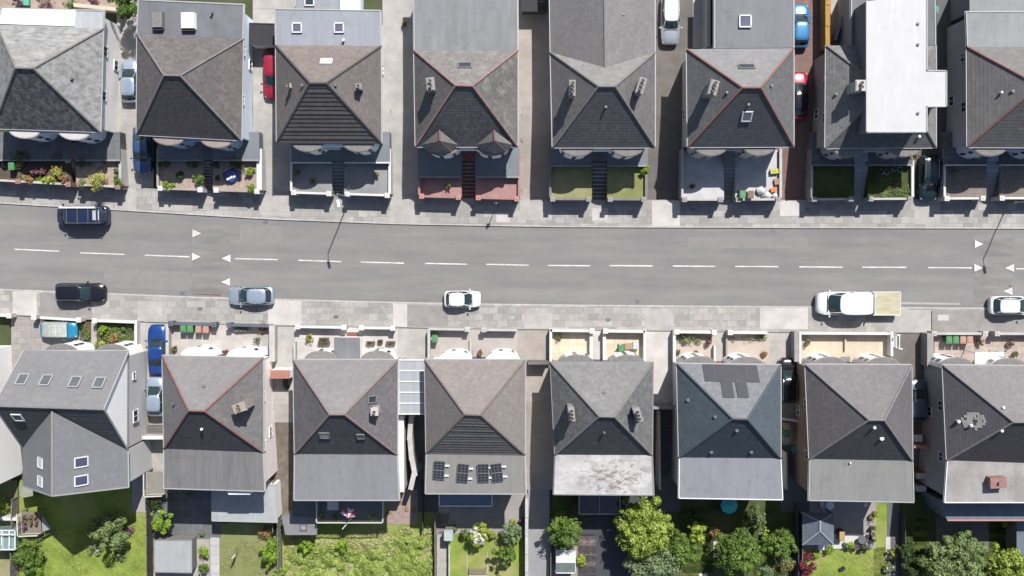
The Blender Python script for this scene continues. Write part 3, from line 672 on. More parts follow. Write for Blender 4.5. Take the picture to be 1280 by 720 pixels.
r, pl, q = house('grey house with flat roofed porch and dull pink ridge tiles', (366.7, 450), (497, 450), (496.4, 568.4), (368.4, 567.7), (412, 518), (430.7, 518), (367.7, 625.3), (499, 625.3),
    wall=plain('white_render_b', (.84, .83, .82), .8, .06), mats=(tK, tJb, tKl, tKl), hip=plain('dull_pink_hip', (.25, .18, .17), .85, .2, 3), rear=plain('smooth_grey_rear', (.185, .19, .2), .75, .07, .5, stretch=(2, .3, 1)), bays=(.2, .8), bayz=2.3, capm=GREYHIP, baym=WHITE, **KB)
skylight(r, 405.8, 543.6, pl['back'], .85, .8, fm=GREYHIP, gm=plain('grey_pane2', (.3, .31, .32), .2, .05)); skylight(r, 451, 545, pl['back'], .65, .65, fm=GREYHIP, gm=plain('grey_pane3', (.14, .145, .15), .2, .05)); skylight(r, 464.4, 499, pl['right'], .6, .9, fm=GREYHIP)
chimney(r, 468, 515, 9.0, 6.5, .55, .6, STK2, 1, poth=.3)
z = 3.0; mb = MB(); mb.prism([P(417.5, 422, z).xy, P(449.5, 422, z).xy, P(449.5, 452, z).xy, P(417.5, 452, z).xy], z - .2, z); o = mb.build('porch_roof', plain('porch_felt', (.165, .17, .18), .8, .08), r)
mb = MB(); mb.prism([P(419, 424, z).xy, P(448, 424, z).xy, P(448, 454, z).xy, P(419, 454, z).xy], 0, z - .2); mb.build('porch', WHITE, r)
tL = tiles('fawn_front_b4', (.235, .212, .20), .07, .3, .3, stain=(.2, .18, .165), amt=.35, sscale=2); tLl = tiles('ribbed_left_b4', (.205, .185, .176), .05, .3, .3, amt=.1); tLb = tiles('ribbed_back_b4', (.165, .155, .15), .06, .3, .3, amt=.1)
r, pl, q = house('fawn house with four tilted solar panels on its flat rear roof', (531.3, 450), (656.5, 450), (655.8, 568.4), (533, 566.7), (581, 518), (600.7, 518.7), (532, 617), (657.5, 617.5),
    wall=WHITE, mats=(tL, tLb, tLl, tL), hip=BROWNHIP, rear=plain('putty_rear_roof', (.2, .196, .186), .8, .05, .5), bays=(.27, .8), bcourse=.42, blip=.065, lip=.03, bayz=2.0, capm=WHITE, baym=WHITE, bay_w=3.0, **KB)
for x, y, a in ((549, 587, -.08), (578.6, 590.5, -.1), (604, 590.5, .02), (621, 590, .12)): panel(r, x, y, pl['flat'], 1.05, 1.75, a, .1, True, 2)
mb = MB(); s_ = pl['front']; c0 = on_plane(590, 452, s_[0], s_[1]); c1 = on_plane(584, 450, s_[0], s_[1]); 
tM = tiles('mottled_front_b5', (.20, .198, .198), .08, .3, .3, stain=(.26, .255, .25), amt=.3); tMl = tiles('mottled_left_b5', (.15, .148, .15), .12, .3, .3, stain=(.24, .24, .24), amt=.5, sscale=1.4); tMb = tiles('slate_back_b5', (.09, .09, .1), .14, .3, .3, amt=.2)
def rusty():
    m, nt, b = nodes('rusty_white_roof')
    n1 = noise(nt, .5, 8, .75, (.7, 1.5, 1)); n2 = noise(nt, 1.9, 8, .75, (.9, 1.6, 1)); n3 = noise(nt, 9, 4, .7); n4 = noise(nt, .8, 5, .7)
    g = nt.nodes.new('ShaderNodeNewGeometry'); sx = nt.nodes.new('ShaderNodeVectorMath'); sx.operation = 'DISTANCE'; c = P(768, 600, 5.4); mp = nt.nodes.new('ShaderNodeMapping'); mp.inputs['Scale'].default_value = (.75, 1.2, 0)
    nt.links.new(g.outputs['Position'], mp.inputs[0]); nt.links.new(mp.outputs[0], sx.inputs[0]); sx.inputs[1].default_value = (c.x * .75, c.y * 1.2, 0)
    near = ramp(nt, sx.outputs['Value'], 3.2, .3)
    ad = nt.nodes.new('ShaderNodeMath'); ad.operation = 'MULTIPLY_ADD'; nt.links.new(near, ad.inputs[0]); ad.inputs[1].default_value = .13; nt.links.new(n2, ad.inputs[2])
    base = mixn(nt, ramp(nt, n1, .38, .62), (.36, .35, .345), (.50, .49, .48)); base = mixn(nt, ramp(nt, n4, .50, .60), base, mixn(nt, .5, base, (.22, .215, .21)))
    base = mixn(nt, ramp(nt, ad.outputs[0], .60, .68), base, (.19, .15, .14)); base = mixn(nt, ramp(nt, n3, .3, .7), mixn(nt, .2, base, (.2, .19, .19)), base)
    nt.links.new(base, b.inputs['Base Color']); b.inputs['Roughness'].default_value = .8; return m
rw = rusty()
r, pl, q = house('house with two chimneys and a whitish flat rear roof stained with rust', (688.5, 453), (816, 453.6), (815, 569), (694, 568.4), (749, 520.4), (768, 521), (692, 618), (817, 619),
    wall=plain('brown_render', (.3, .27, .25), .85, .1), mats=(tM, tMb, tMl, tMl), hip=GREYHIP, rear=rw, bays=(.25, .8), bayz=1.2, capm=GREYHIP, baym=WHITE, rtrim=GUTD, gut=GUTD, **KB)
chimney(r, 714.4, 518, 9.4, 6.3, .45, 1.2, STK1, 3, rz=.1); chimney(r, 797.3, 519, 9.6, 6.3, .5, 1.2, STK1, 3, rz=.3); vent(r, 755, 540, pl['back']); vent(r, 755, 492, pl['front'], r=.12, h=.06)
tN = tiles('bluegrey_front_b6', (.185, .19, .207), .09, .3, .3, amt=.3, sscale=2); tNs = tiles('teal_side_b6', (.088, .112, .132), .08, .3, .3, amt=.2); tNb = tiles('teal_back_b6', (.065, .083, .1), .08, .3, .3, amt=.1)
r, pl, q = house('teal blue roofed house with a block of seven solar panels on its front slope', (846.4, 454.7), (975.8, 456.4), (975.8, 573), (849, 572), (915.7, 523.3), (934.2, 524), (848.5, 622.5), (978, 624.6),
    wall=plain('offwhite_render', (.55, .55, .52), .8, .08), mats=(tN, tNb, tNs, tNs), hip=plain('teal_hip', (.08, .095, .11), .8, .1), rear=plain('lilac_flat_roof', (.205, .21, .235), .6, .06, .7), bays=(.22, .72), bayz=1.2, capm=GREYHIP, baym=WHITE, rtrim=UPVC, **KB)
for k in range(5): panel(r, 886.5 + k * 13.6, 466.5 + k * .3, pl['front'], 1.0, 1.95, fm=PVF2, cm=PVC2)
for x in (909.5, 927.5): panel(r, x, 487.5, pl['front'], 1.0, 1.8, fm=PVF2, cm=PVC2)
vent(r, 860, 500, pl['left'], r=.12, h=.1); vent(r, 894, 521, pl['left'], r=.12, h=.1); vent(r, 921, 538, pl['back'], r=.12, h=.1); vent(r, 889, 565, pl['back'], r=.12, h=.1); vent(r, 939, 565, pl['back'], r=.12, h=.1)
tO = tiles('plum_grey_front', (.18, .172, .175), .06, .3, .3, amt=.1); tOl = tiles('plum_side', (.135, .125, .13), .07, .3, .3, amt=.2); tOb = tiles('shaded_back_b7', (.088, .083, .088), .08, .3, .3, amt=.1)
r, pl, q = house('house with a brown side wall and plain olive grey flat roof', (1007, 455.7), (1139.5, 456.4), (1140.6, 576), (1012, 573.8), (1086.2, 525), (1105, 525), (1010.7, 625.3), (1142, 627.8),
    wall=plain('brown_wall', (.30, .20, .15), .85, .12), mats=(tO, tOb, tOl, tOl), hip=GREYHIP, rear=plain('olive_rear_roof', (.195, .196, .19), .8, .07, .8, stretch=(2, .4, 1)), bays=(.25, .8), bayz=1.2, capm=GREYHIP, baym=WHITE, **KB)
vent(r, 1062, 578, pl['flat'], UPVC, .06, .3); vent(r, 1092, 534, pl['back'], UPVC, .1); vent(r, 1102, 548, pl['back'], UPVC, .14, .12)
tP = tiles('grey_front_b8', (.205, .195, .197), .05, .3, .3, amt=.1); tPl = tiles('plum_left_b8', (.115, .11, .118), .06, .3, .3, amt=.15)
r, pl, q = house('house at the lower right with a stained rear roof carrying a pink chimney block', (1178.7, 456.4), (1318, 458), (1318, 580), (1184, 575.5), (1266.8, 527.6), (1287, 527.6), (1180.4, 628), (1320, 628),
    wall=plain('bluegrey_wall', (.36, .38, .42), .8, .08), mats=(tP, tOb, tPl, tPl), hip=GREYHIP, rear=plain('cloudy_rear_roof', (.35, .335, .33), .8, .1, .45, col2=(.19, .17, .165)), bays=(.14, .66), bayz=1.2, capm=GREYHIP, baym=WHITE, rtrim=UPVC, **KB)
c = P(1245, 602, ZB_ + .5); mb = MB(); mb.box(c, (1.4, .9, .9), .05); mb.box(c + V((0, 0, .48)), (1.5, 1.0, .08), .05); mb.cyl(c + V((0, 0, .5)), .12, .3, 10); mb.build('chimney', plain('pink_block', (.30, .17, .15), .9, .2, 3), r)
vent(r, 1253, 509, pl['front'], UPVC, .1); vent(r, 1251, 538, pl['back'], UPVC, .1); vent(r, 1196, 526, pl['left'], UPVC, .11, .5); vent(r, 1212, 531, pl['left'], UPVC, .09, .4)
# bare patch of newer tiles
p0, n, u, up = pl['left']; mb = MB(); M = Matrix((u, up, n)).transposed(); rr2 = random.Random(5)
for i in range(12):
    for j in range(7):
        x = 1203 + i * 2.45 + (j % 2) * 1.2; y = 517 + j * 3.2
        if ((x - 1217) / 15) ** 2 + ((y - 526) / 10.5) ** 2 < 1.0 and rr2.random() < .93 and not ((x - 1218) ** 2 + (y - 527) ** 2 < 14):
            mb.box(on_plane(x, y, p0, n) + n * .045, (.225, .225, .02), M=M)
mb.build('replacement_tiles', plain('new_tile', (.42, .40, .375), .85, .1), r)
# lower lean-to at B8 rear
z = 2.6; mb = MB(); mb.prism([P(1185, 632, 5).xy, P(1330, 632, 5).xy, P(1330, 650, z).xy, P(1184, 650, z).xy], -2.5, z); o = mb.build('rear_extension', plain('navy_felt', (.13, .15, .19), .7, .1), r)
mb = MB(); a_, b_ = P(1184, 650.5, z + .05), P(1330, 650.5, z + .05); mb.tube([a_, b_], .08, 6); mb.build('fascia', plain('pink_fascia', (.45, .22, .18), .7, .1), o)
# B0
mb0 = thing('white_house', 'white rendered house wall cut off by the left edge of the picture', 'house', PG(-60, 520))
gx = P(16, 500, 0).x; y0, y1 = P(16, 432, 0).y, P(16, 592, -1.6).y
mb = MB(); mb.prism([(gx - 10, y1), (gx, y1), (gx, y0), (gx - 10, y0)], -3, 5.4); mb.build('wall', plain('bright_white', (.88, .87, .86), .8, .04), mb0)
mb = MB(); ym = (y0 + y1) / 2
slope(mb, V((gx - 10, y0 + .3, 5.3)), V((gx + .25, y0 + .3, 5.3)), V((gx + .25, ym, 10)), V((gx - 10, ym, 10)), 0, .3, .03); slope(mb, V((gx - 10, y1 - .3, 5.3)), V((gx + .25, y1 - .3, 5.3)), V((gx + .25, ym, 10)), V((gx - 10, ym, 10)), 0, .3, .03)
mb.face([(gx, y0, 5.4), (gx, y1, 5.4), (gx, ym, 9.9)], 1); mb.build('roof', [tJ, WHITE], mb0)
win(mb0, V((gx, y0 - 3, 4)), V((1, 0, 0)), 1.1, 1.1)
# B1 gable house with wing
ze, zr_ = 5.4, 11.0
a, b, c, d = P(30, 438, ze), P(160.5, 440, ze), P(160, 563, ze), P(28.4, 560, ze); r1, r2 = P(-8, 507.5, zr_), P(130, 512, zr_)
B1 = thing('gabled_house', 'light grey house with white side gable and rear wing', 'house', PG(90, 520))
tQ = tiles('light_slate', (.205, .205, .212), .04, .3, .3, amt=.06); tQd = tiles('shaded_rear_slate', (.11, .113, .12), .04, .3, .3, amt=.06)  # rear copy of the slate darkened for its turn from the sun
mb = MB(); plf = slope(mb, a, b, r2, r1, 0, .3, .02); plb = slope(mb, c, d, r1, r2, 1, .3, .02)
z3 = V((0, 0, -.12)); mb.face([a + z3, b + z3, c + z3, d + z3], 0)
rf = mb.build('roof', [tQ, tQd], B1)
hp = MB(); hp.tube([r1, r2], .08, 8); hp.build('ridge_tiles', GREYHIP, rf)
mb = MB(); q = inset([a, b, c, d], .12); q[0] = a + V((.4, -.5, 0)); q[3] = d + V((.4, .3, 0)); q[1] = b + V((-.12, -.4, 0)); q[2] = c + V((-.12, .2, 0))
mb.prism([p.xy for p in q], -3, ze - .05, 0); B1W = plain('grey_side_render', (.5, .495, .49), .85, .08); mb.build('wall', B1W, B1)
mb = MB(); gw = V((-.1, 0, 0))
mb.face([b + gw, c + gw, r2 + gw]); mb.build('gable', plain('bright_white', (.88, .87, .86), .8, .04), B1); mb = MB(); gg = V((.35, 0, 0)); mb.face([a + gg, d + gg, r1 + gg])
mb.build('gable', plain('bright_white', (.88, .87, .86), .8, .04), B1)
mb = MB(); 
for s, t in ((b, r2), (c, r2), (a, r1), (d, r1)): mb.box((s + t) / 2 + V((0, 0, -.02)), ((t - s).length, .1, .16), M=(t - s).to_track_quat('X', 'Z').to_matrix())
mb.box((a + b) / 2 + V((0, .06, -.05)), ((b - a).length, .1, .1)); mb.build('barge_board', GUT, B1)
for x, y in ((28, 475), (57.5, 476), (94, 478), (124, 479)): skylight(B1, x, y, plf, .85, 1.25, fm=plain('palegrey_frame', (.36, .37, .40), .5, .05), gm=glassy('grey_pane', (.12, .125, .14)))
skylight(B1, 22.5, 521, plb, .8, 1.0, gm=glassy('grey_pane', (.12, .125, .14)))
wj, wk = P(65, 514.4, zr_ - .15), P(65, 620, zr_ - .15); wl0, wl1 = P(28.4, 557, ze), P(28.4, 607.5, ze); wr0, wr1 = P(160, 563, ze), P(160.5, 609, ze)
mb = MB(); plwl = slope(mb, wl0, wl1, wk, wj, 0, .3, .015); plwr = slope(mb, wr0, wr1, wk, wj, 0, .3, .015); mb.face([wl1, wr1, wk], 1); mb.face([wl0, wl1, wr1, wr0], 1)
wg = mb.build('wing_roof', [tiles('light_slate_wing', (.21, .213, .225), .03, .3, .3, amt=.05), B1W], B1)
mb = MB(); mb.tube([wj, wk], .09, 8); mb.build('ridge_tiles', plain('beige_ridge', (.30, .25, .22), .85, .1), wg)
mb = MB(); mb.box((wr0 + wr1) / 2 + V((.04, 0, 0)), (.1, (wr1 - wr0).length, .1)); mb.box((wr1 + wk) / 2, ((wr1 - wk).length, .1, .14), M=(wr1 - wk).to_track_quat('X', 'Z').to_matrix()); mb.box((wl1 + wk) / 2, ((wl1 - wk).length, .1, .14), M=(wl1 - wk).to_track_quat('X', 'Z').to_matrix()); mb.build('barge_board', GUT, wg)
mb = MB(); mb.prism([(wl0 + V((.3, 0, 0))).xy, (wr0 + V((-.15, 0, 0))).xy, (wr1 + V((-.15, .3, 0))).xy, (wk + V((0, .3, 0))).xy, (wl1 + V((.3, .3, 0))).xy], -3.2, ze - .03); mb.build('wing_wall', plain('pale_wing_render', (.56, .56, .55), .85, .08), B1)
for x, y in ((63.5, 0), ): pass
for y in (577.5, 600.5): skylight(B1, 101, y, plwr, .85, 1.2, gm=glassy('violet_pane', (.06, .06, .11)), th=.08); skylight(B1, 51, y + 1, plwl, .85, 1.1, gm=plain('bright_pane', (.55, .58, .58)), th=.08)
for y, zz in ((520, 3.6), (470, 3.8)): 
    p = P(165, y, zz); win(B1, V((q[1].x, p.y, zz)), V((1, 0, 0)), 1.1 if y == 520 else .6, 1.2 if y == 520 else .7)
for t, m in ((.27, 0), (.79, 0)): bay(B1, q[0], q[1], t, 3.0, .95, .1, ze - 1.4, WHITE, GREYHIP, V((0, 1, 0)))
door(B1, lerp(q[0], q[1], .5) + V((0, 0, 1.1 - ze)), V((0, 1, 0)), DOORW)
for x in (60, 120): p = P(x, 612, 3.5); win(B1, V((p.x, wr1.y + .3, 3.5)), V((0, -1, 0)), 1.3, 1.1)
#PART2
# ================================================================== front gardens, walls, steps
def raised(name, pts, ztop, m, zbot=-.1):
    mb = MB(); mb.prism([P(x, y, ztop).xy for x, y in pts], zbot, ztop); return struct(name, mb, m)
def poly_patch(name, pts, z, m, off=.03):
    mb = MB(); mb.face([P(x, y, z) if z is not None else PG(x, y, off) for x, y in pts]); return struct(name, mb, m)
WALLW = plain('white_wall_paint', (.62, .61, .59), .85, .12, 1.2); WALLG = plain('grey_wall', (.30, .29, .285), .9, .15, 1.2); WALLN = plain('navy_wall', (.10, .115, .15), .8, .15); WALLP = plain('pink_wall', (.5, .25, .23), .9, .2, 1.5)
BRK = slabs('red_brick', (.34, .14, .11), (.27, .11, .09), (.3, .27, .25), .22, .08, .5)
CONCW = plain('concrete_wall', (.48, .465, .45), .9, .18, 1.2)
def wall(label, pts, zt, th, m, pillars=(), z0=None, cap=None, name='garden_wall', group=None, pm=None, pz=.18, ps=.36, cat='garden wall', capname='coping', gnd=None):
    """pts: pixel polyline at height zt"""
    w_ = [P(x, y, zt) for x, y in pts]; c = sum(w_, V((0, 0, 0))) / len(w_); zb = (gz(c.y) if z0 is None else z0) - .3
    root = thing(name, label, cat, (c.x, c.y, zb + .3), group)
    mb = MB(); cp = MB()
    for k, (s, t) in enumerate(zip(w_, w_[1:])):
        d = t - s; L = d.length + (th if k < len(w_) - 2 else 0); u = d.normalized(); s2 = s; mid = s + u * L / 2; a = math.atan2(d.y, d.x); e = .003 * (k % 2)
        mb.box((mid.x, mid.y, (zb + zt - .06) / 2 - e), (L, th, zt - .06 - zb), a); cp.box((mid.x, mid.y, zt - .03 - e), (L + .03, th + .05, .06), a)
    mb.build('masonry', m, root); cp.build(capname, cap or m, root)
    for x, y in pillars:
        p = P(x, y, zt + pz); g = MB(); g.box((p.x, p.y, (zb + zt + pz - .08) / 2), (ps, ps, zt + pz - .08 - zb)); g.box((p.x, p.y, zt + pz - .04), (ps + .1, ps + .1, .08)); g.box((p.x, p.y, zt + pz + .02), (ps * .7, ps * .7, .06), taper=.4)
        g.build('pillar', pm or cap or m, root)
    return root
GRP = 'front garden walls along the pavement'
ZG, ZU, ZW = 1.6, 2.3, 2.05
# name, x0,x1, steps x0,x1, yfront(l,r), terrace y, lower mats (l,r), upper mat, step mat, wall mat, cap mat, pillars mat, labels
wy = lambda x: interp(x, WN) - 2.5 - 2.0
DECK = plain('bluegrey_patio', (.17, .19, .21), .85, .15, 1.0); GREYC = plain('grey_concrete', (.27, .27, .275), .9, .2, .7)
BLUEST = plain('paleblue_steps', (.32, .36, .41), .8, .1); PALEC = plain('pale_patio', (.52, .52, .53), .9, .2, .8)
NG = [(-30, 150, 89, 95, 200, SOIL, GRAVEL, SLATEP, BRICKD, BRK, CONCW, BRK, 'red brick with plants behind', 'low red brick with one round bush'),
      (197, 324, 254, 266, 200, GRAVEL, GRAVEL, DECK, SLATEP, WALLG, CONCP, WALLW, 'pale topped grey wall before the gravel with dark bushes', 'pale wall before the blue bundle'),
      (364, 487, 415, 430, 203, GREYC, GREYC, DECK, DECK, WALLG, WALLW, WALLW, 'white capped wall left of the steps of the fawn ribbed house', 'white capped wall right of those steps with white pillars'),
      (524, 649, 577, 594, 221, PINKP, PINKP, DECK, REDP, WALLP, PINKP, WALLP, 'pink wall beside the yellow green shrub strip', 'pink wall left of the brown drive'),
      (688, 808, 740, 759, 207, LAWN2, LAWN2, DECK, SLATEP, WALLG, GREYHIP, WALLG, 'grey wall in front of the lawn left of dark steps', 'grey wall before the lawn with the bright bush'),
      (853, 976, 905, 919, 190.5, PALEC, PALEC, DECK, GREYC, WALLG, CONCW, WALLG, 'grey wall in front of an empty grey patio', 'grey wall in front of the cluttered patio with bins'),
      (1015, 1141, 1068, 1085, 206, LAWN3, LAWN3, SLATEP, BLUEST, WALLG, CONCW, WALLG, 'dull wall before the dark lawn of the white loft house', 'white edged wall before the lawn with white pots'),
      (1181, 1345, 1233, 1249, 206, BROWNP, BROWNP, SLATEP, plain('paleblue_steps', (.32, .36, .41), .8, .1), WALLG, WALLW, WALLW, 'bright white wall before the brown patio right of the black car', 'white wall at the right edge beyond pale steps')]
for x0, x1, s0, s1, ty, ml_, mr_, mu, ms, wm, cm, pm, l1, l2 in NG:
    for a, b, m in ((x0, s0, ml_), (s1, x1, mr_)):
        mid = (ty + .0)
        raised('front_garden', [(a, ty - 3), (b, ty - 3), (b, wy(b)), (a, wy(a))], ZG, m)
        if ty > 192: 
            raised('terrace', [(a, 165), (b, 165), (b, ty), (a, ty)], ZU, mu)
            mb = MB(); p, q_ = P(a, ty + .4, ZU + .05), P(b, ty + .4, ZU + .05); d = q_ - p; mb.box((p + q_) / 2, (d.length, .14, .12)); struct('terrace_edge', mb, cm if cm in (WALLW,) else WALLG)
    zs = ZU; n = 11; mb = MB(); ya, yb = 178, wy(s0) + 2
    slant = -10 if x0 == 1181 else 0
    for k in range(n):
        z = lerp(ZU, .2, (k + 1) / n) if k else ZU
        yk0 = lerp(ya + 18, yb, k / n) if k else ya; yk1 = lerp(ya + 18, yb, (k + 1) / n)
        f_ = lambda y: slant * (y - ya) / (yb - ya)
        mb.prism([P(s0 + f_(yk0) - slant * .4, yk0, z).xy, P(s1 + f_(yk0) - slant * .4, yk0, z).xy, P(s1 + f_(yk1) - slant * .4, yk1, z).xy, P(s0 + f_(yk1) - slant * .4, yk1, z).xy], -.1, z)
    for k in range(1, n):
        z = lerp(ZU, .2, (k + 1) / n); yk1 = lerp(ya + 18, yb, (k + 1) / n); o_ = slant * (yk1 - ya) / (yb - ya) - slant * .4
        a_, b_ = P(s0 + o_ + .6, yk1 - .4, z), P(s1 + o_ - .6, yk1 - .4, z); mb.box((a_ + b_) / 2 + V((0, 0, .01)), ((b_ - a_).length, .07, .03), m=1)
    struct('steps', mb, [ms, CONC])
    wall('low front garden wall, ' + l1, [(x0, wy(x0)), (s0 - 2, wy(s0))], ZW, .15, wm, [(x0 + 3 if x0 > 0 else 22, wy(max(x0, 22))), (s0 - 4, wy(s0))], 0, cm, group=GRP, pm=pm)
    wall('low front garden wall, ' + l2, [(s1 + 2, wy(s1)), (x1, wy(x1))], ZW, .15, wm, [(s1 + 4, wy(s1)), (x1 - 3, wy(x1))], 0, cm, group=GRP, pm=pm)
    # plot side walls and the wall beside the steps
    SG = 'low side walls between front gardens and drives'
    nm = {-30: 'lichen roofed', 197: 'pale blue', 364: 'ribbed fawn', 524: 'pink gardened', 688: 'two chimney', 853: 'orange ridged', 1015: 'white lofted', 1181: 'far right'}[x0]
    if x0 > 0: wall('thin side wall left of the front garden of the %s house' % nm, [(x0, 186), (x0, wy(x0) - 2)], ZW, .16, wm, (), .3, cm, group=SG)
    wall('thin side wall right of the front garden of the %s house' % nm, [(x1, 186), (x1, wy(x1) - 2)], ZW, .2 if x0 != 197 else .45, WALLW if x0 in (197, 364, 1015, -30) else wm, (), .3, WALLW if x0 in (197, 1015) else cm, group=SG)
# handrails on steps
for x, l in ((437 - 1, 'beside the steps of the fawn ribbed house'), (1253, 'beside the pale steps at the far right')):
    mb = MB(); a, b = P(x, 205, 3.0), P(x, 240, 1.9)
    mb.tube([a, b], .03, 6)
    for t in (0, .33, .66, 1): p = lerp(a, b, t); mb.tube([p, p - V((0, 0, .95))], .025, 6)
    tag(mb.build('handrail', GREYM), 'slim grey metal handrail ' + l, 'handrail')
# T1 garden divisions
raised('terrace_edge_bed', [(126, 196), (146, 196), (150, 234), (130, 232)], 1.62, GRAVEL)
# planted strip T4
# ---------------- south front gardens
for q_, m in ((rect(52, 402, 100, 450), PAVE2), ([(100, 402), (114, 403), (114, 450), (100, 450)], SOIL), (rect(114, 402, 121, 450), CONCP), (rect(121, 402, 168, 450), SOIL),
             (rect(212, 404, 326, 470), plain('white_concrete', (.46, .43, .405), .9, .2, .8)), (rect(369, 406, 497, 470), CONC2), (rect(433, 405, 448, 424), REDP), (rect(536, 410, 647, 470), plain('warm_paving', (.38, .35, .33), .9, .12, .8)),
             (rect(689, 412, 737, 470), CREAM), (rect(737, 412, 756, 470), CONC2), (rect(756, 412, 803, 470), CREAM), (rect(845, 414, 893, 470), plain('peach_paving', (.44, .37, .32), .9, .1, 1)), (rect(893, 414, 908, 470), CONC), (rect(908, 414, 962, 470), plain('peach_paving', (.44, .37, .32))),
             (rect(1002, 417, 1114, 470), slabs('cream_slabs2', (.56, .48, .38), (.50, .43, .34), (.38, .32, .26), 2.2, 1.6, 0, fine_amt=.12)), (rect(1168, 417, 1345, 470), slabs('peach_slabs', (.46, .38, .33), (.36, .30, .27), (.2, .17, .15), .9, .7, .5))):
    patch('front_patio', q_, m, .08, n=4)
sy = lambda x: interp(x, WS) + 2.0
def swall(label, x0, x1, m, cap, pill, zt=1.15, pm=None):
    wall(label, [(x0, sy(x0)), (x1, sy(x1))], zt, .2, m, [(x, sy(x)) for x in pill], 0, cap, group=GRP, pm=pm, pz=.15, ps=.38)
swall('short white wall at the left edge below the pavement', -30, 14, WALLW, WALLW, (11,))
swall('white wall in front of the covered blue car', 50, 100, WALLG, WALLW, (42, 98))
swall('white capped wall in front of the dense flower bed', 116, 168, WALLW, WALLW, (118,))
swall('dark navy wall behind the green bins', 212, 270, WALLN, WALLN, (213, 267))
swall('dark navy wall above the grey bench', 285, 340, WALLN, WALLN, (286,), pm=WALLN)
swall('white capped wall left of the red tiled entrance', 370, 433, WALLG, WALLW, (372, 430))
swall('white capped wall right of the red tiled entrance', 450, 494, WALLG, WALLW, (452, 491))
swall('pale wall in front of the fawn house, left half', 536, 586, WALLG, CONCW, (584,))
swall('pale wall in front of the fawn house, right half', 604, 646, WALLG, CONCW, (605,))
swall('white wall before the left cream patio', 688, 738, WALLW, WALLW, (740,))
swall('white wall before the right cream patio', 756, 806, WALLW, WALLW, (757,))
swall('white wall with bushes behind, left of the path', 844, 892, WALLW, WALLW, (846, 893))
swall('white wall with bushes behind, right of the path', 911, 959, WALLW, WALLW, (913,))
swall('long white capped wall before the wide cream patio', 1000, 1114, plain('cream_wall', (.5, .45, .36), .85, .1), WALLW, ())
swall('grey wall behind the row of four bins', 1167, 1235, WALLG, CONCW, (1168, 1232))
swall('grey wall at the lower right edge', 1246, 1345, WALLG, CONCW, (1247,))
SG = 'low side walls of the lower front gardens'
for x, y0, y1, m, zt, th, l in ((324 + 16, 407, 452, CONCW, 1.3, .5, 'thick pale wall right of the red ridged house patio'), (209, 405, 446, CONCW, 1.0, .25, 'pale wall between the blue car and the bin patio'), (169.5, 401, 443, WALLW, 1.0, .2, 'white wall left of the bright blue car'),
        (368, 428, 450, CONCW, 1.0, .15, 'short pale wall left of the porch house patio'), (536, 411, 450, CONCW, 1.1, .2, 'pale wall left of the fawn house patio'), (648 - 60, 424, 449, CONCW, .5, .1, 'knee high edging in the fawn house patio'),
        (688.5, 411, 452, WALLW, 1.15, .2, 'white wall left of the cream patios'), (739, 414, 450, WALLW, .8, .25, 'white wall between cream patio and its path'), (755.5, 414, 450, WALLW, .8, .25, 'white wall between path and right cream patio'), (806, 412, 452, WALLW, 1.15, .2, 'white wall right of the cream patios'),
        (843, 413, 453, WALLW, 1.15, .2, 'white wall left of the solar roofed house patio'), (893.5, 432, 452, WALLW, .7, .12, 'white wall between peach patio and path'), (908.5, 414, 452, WALLG, .7, .12, 'grey edging right of the path to the solar roofed house'),
        (996, 415, 452, WALLG, 1.5, .4, 'thick grey wall right of the parked black car'), (1000.5, 415, 454, WALLW, 1.2, .15, 'white inner wall left of the wide cream patio'), (1115, 415, 445, WALLW, 1.2, .2, 'white wall right of the wide cream patio'), (1057, 418, 438, plain('cream_wall', (.5, .45, .36)), .4, .1, 'low cream kerb in the middle of the wide cream patio'),
        (1163, 417, 458, WALLG, 1.7, .55, 'thick bluish wall left of the lower right patio')):
    wall(l, [(x, y0), (x, y1)], zt, th, m, (), 0, group=SG)
# ================================================================== vegetation
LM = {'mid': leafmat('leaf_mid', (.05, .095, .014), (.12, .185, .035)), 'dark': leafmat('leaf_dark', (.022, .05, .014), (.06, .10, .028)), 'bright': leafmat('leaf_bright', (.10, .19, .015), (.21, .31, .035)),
      'lime': leafmat('leaf_lime', (.17, .24, .025), (.31, .36, .06)), 'olive': leafmat('leaf_olive', (.08, .115, .04), (.18, .22, .09)), 'red': leafmat('leaf_red', (.08, .012, .02), (.17, .03, .045)), 'rust': leafmat('leaf_rust', (.16, .09, .04), (.28, .19, .08)),
      'yellow': leafmat('leaf_yellow', (.19, .22, .04), (.33, .33, .08)), 'grey': leafmat('leaf_grey', (.10, .145, .07), (.19, .245, .12)), 'plum': leafmat('leaf_plum', (.10, .05, .07), (.2, .11, .13))}
FL = {'white': plain('white_petal', (.75, .72, .70), .6, .1), 'pink': plain('pink_petal', (.45, .19, .25), .6, .1), 'red': plain('red_petal', (.6, .06, .03), .6, .1), 'orange': plain('orange_petal', (.45, .16, .05), .6, .1), 'purple': plain('purple_petal', (.18, .12, .5), .6, .1), 'yellow': plain('yellow_petal', (.7, .55, .05), .6, .1)}
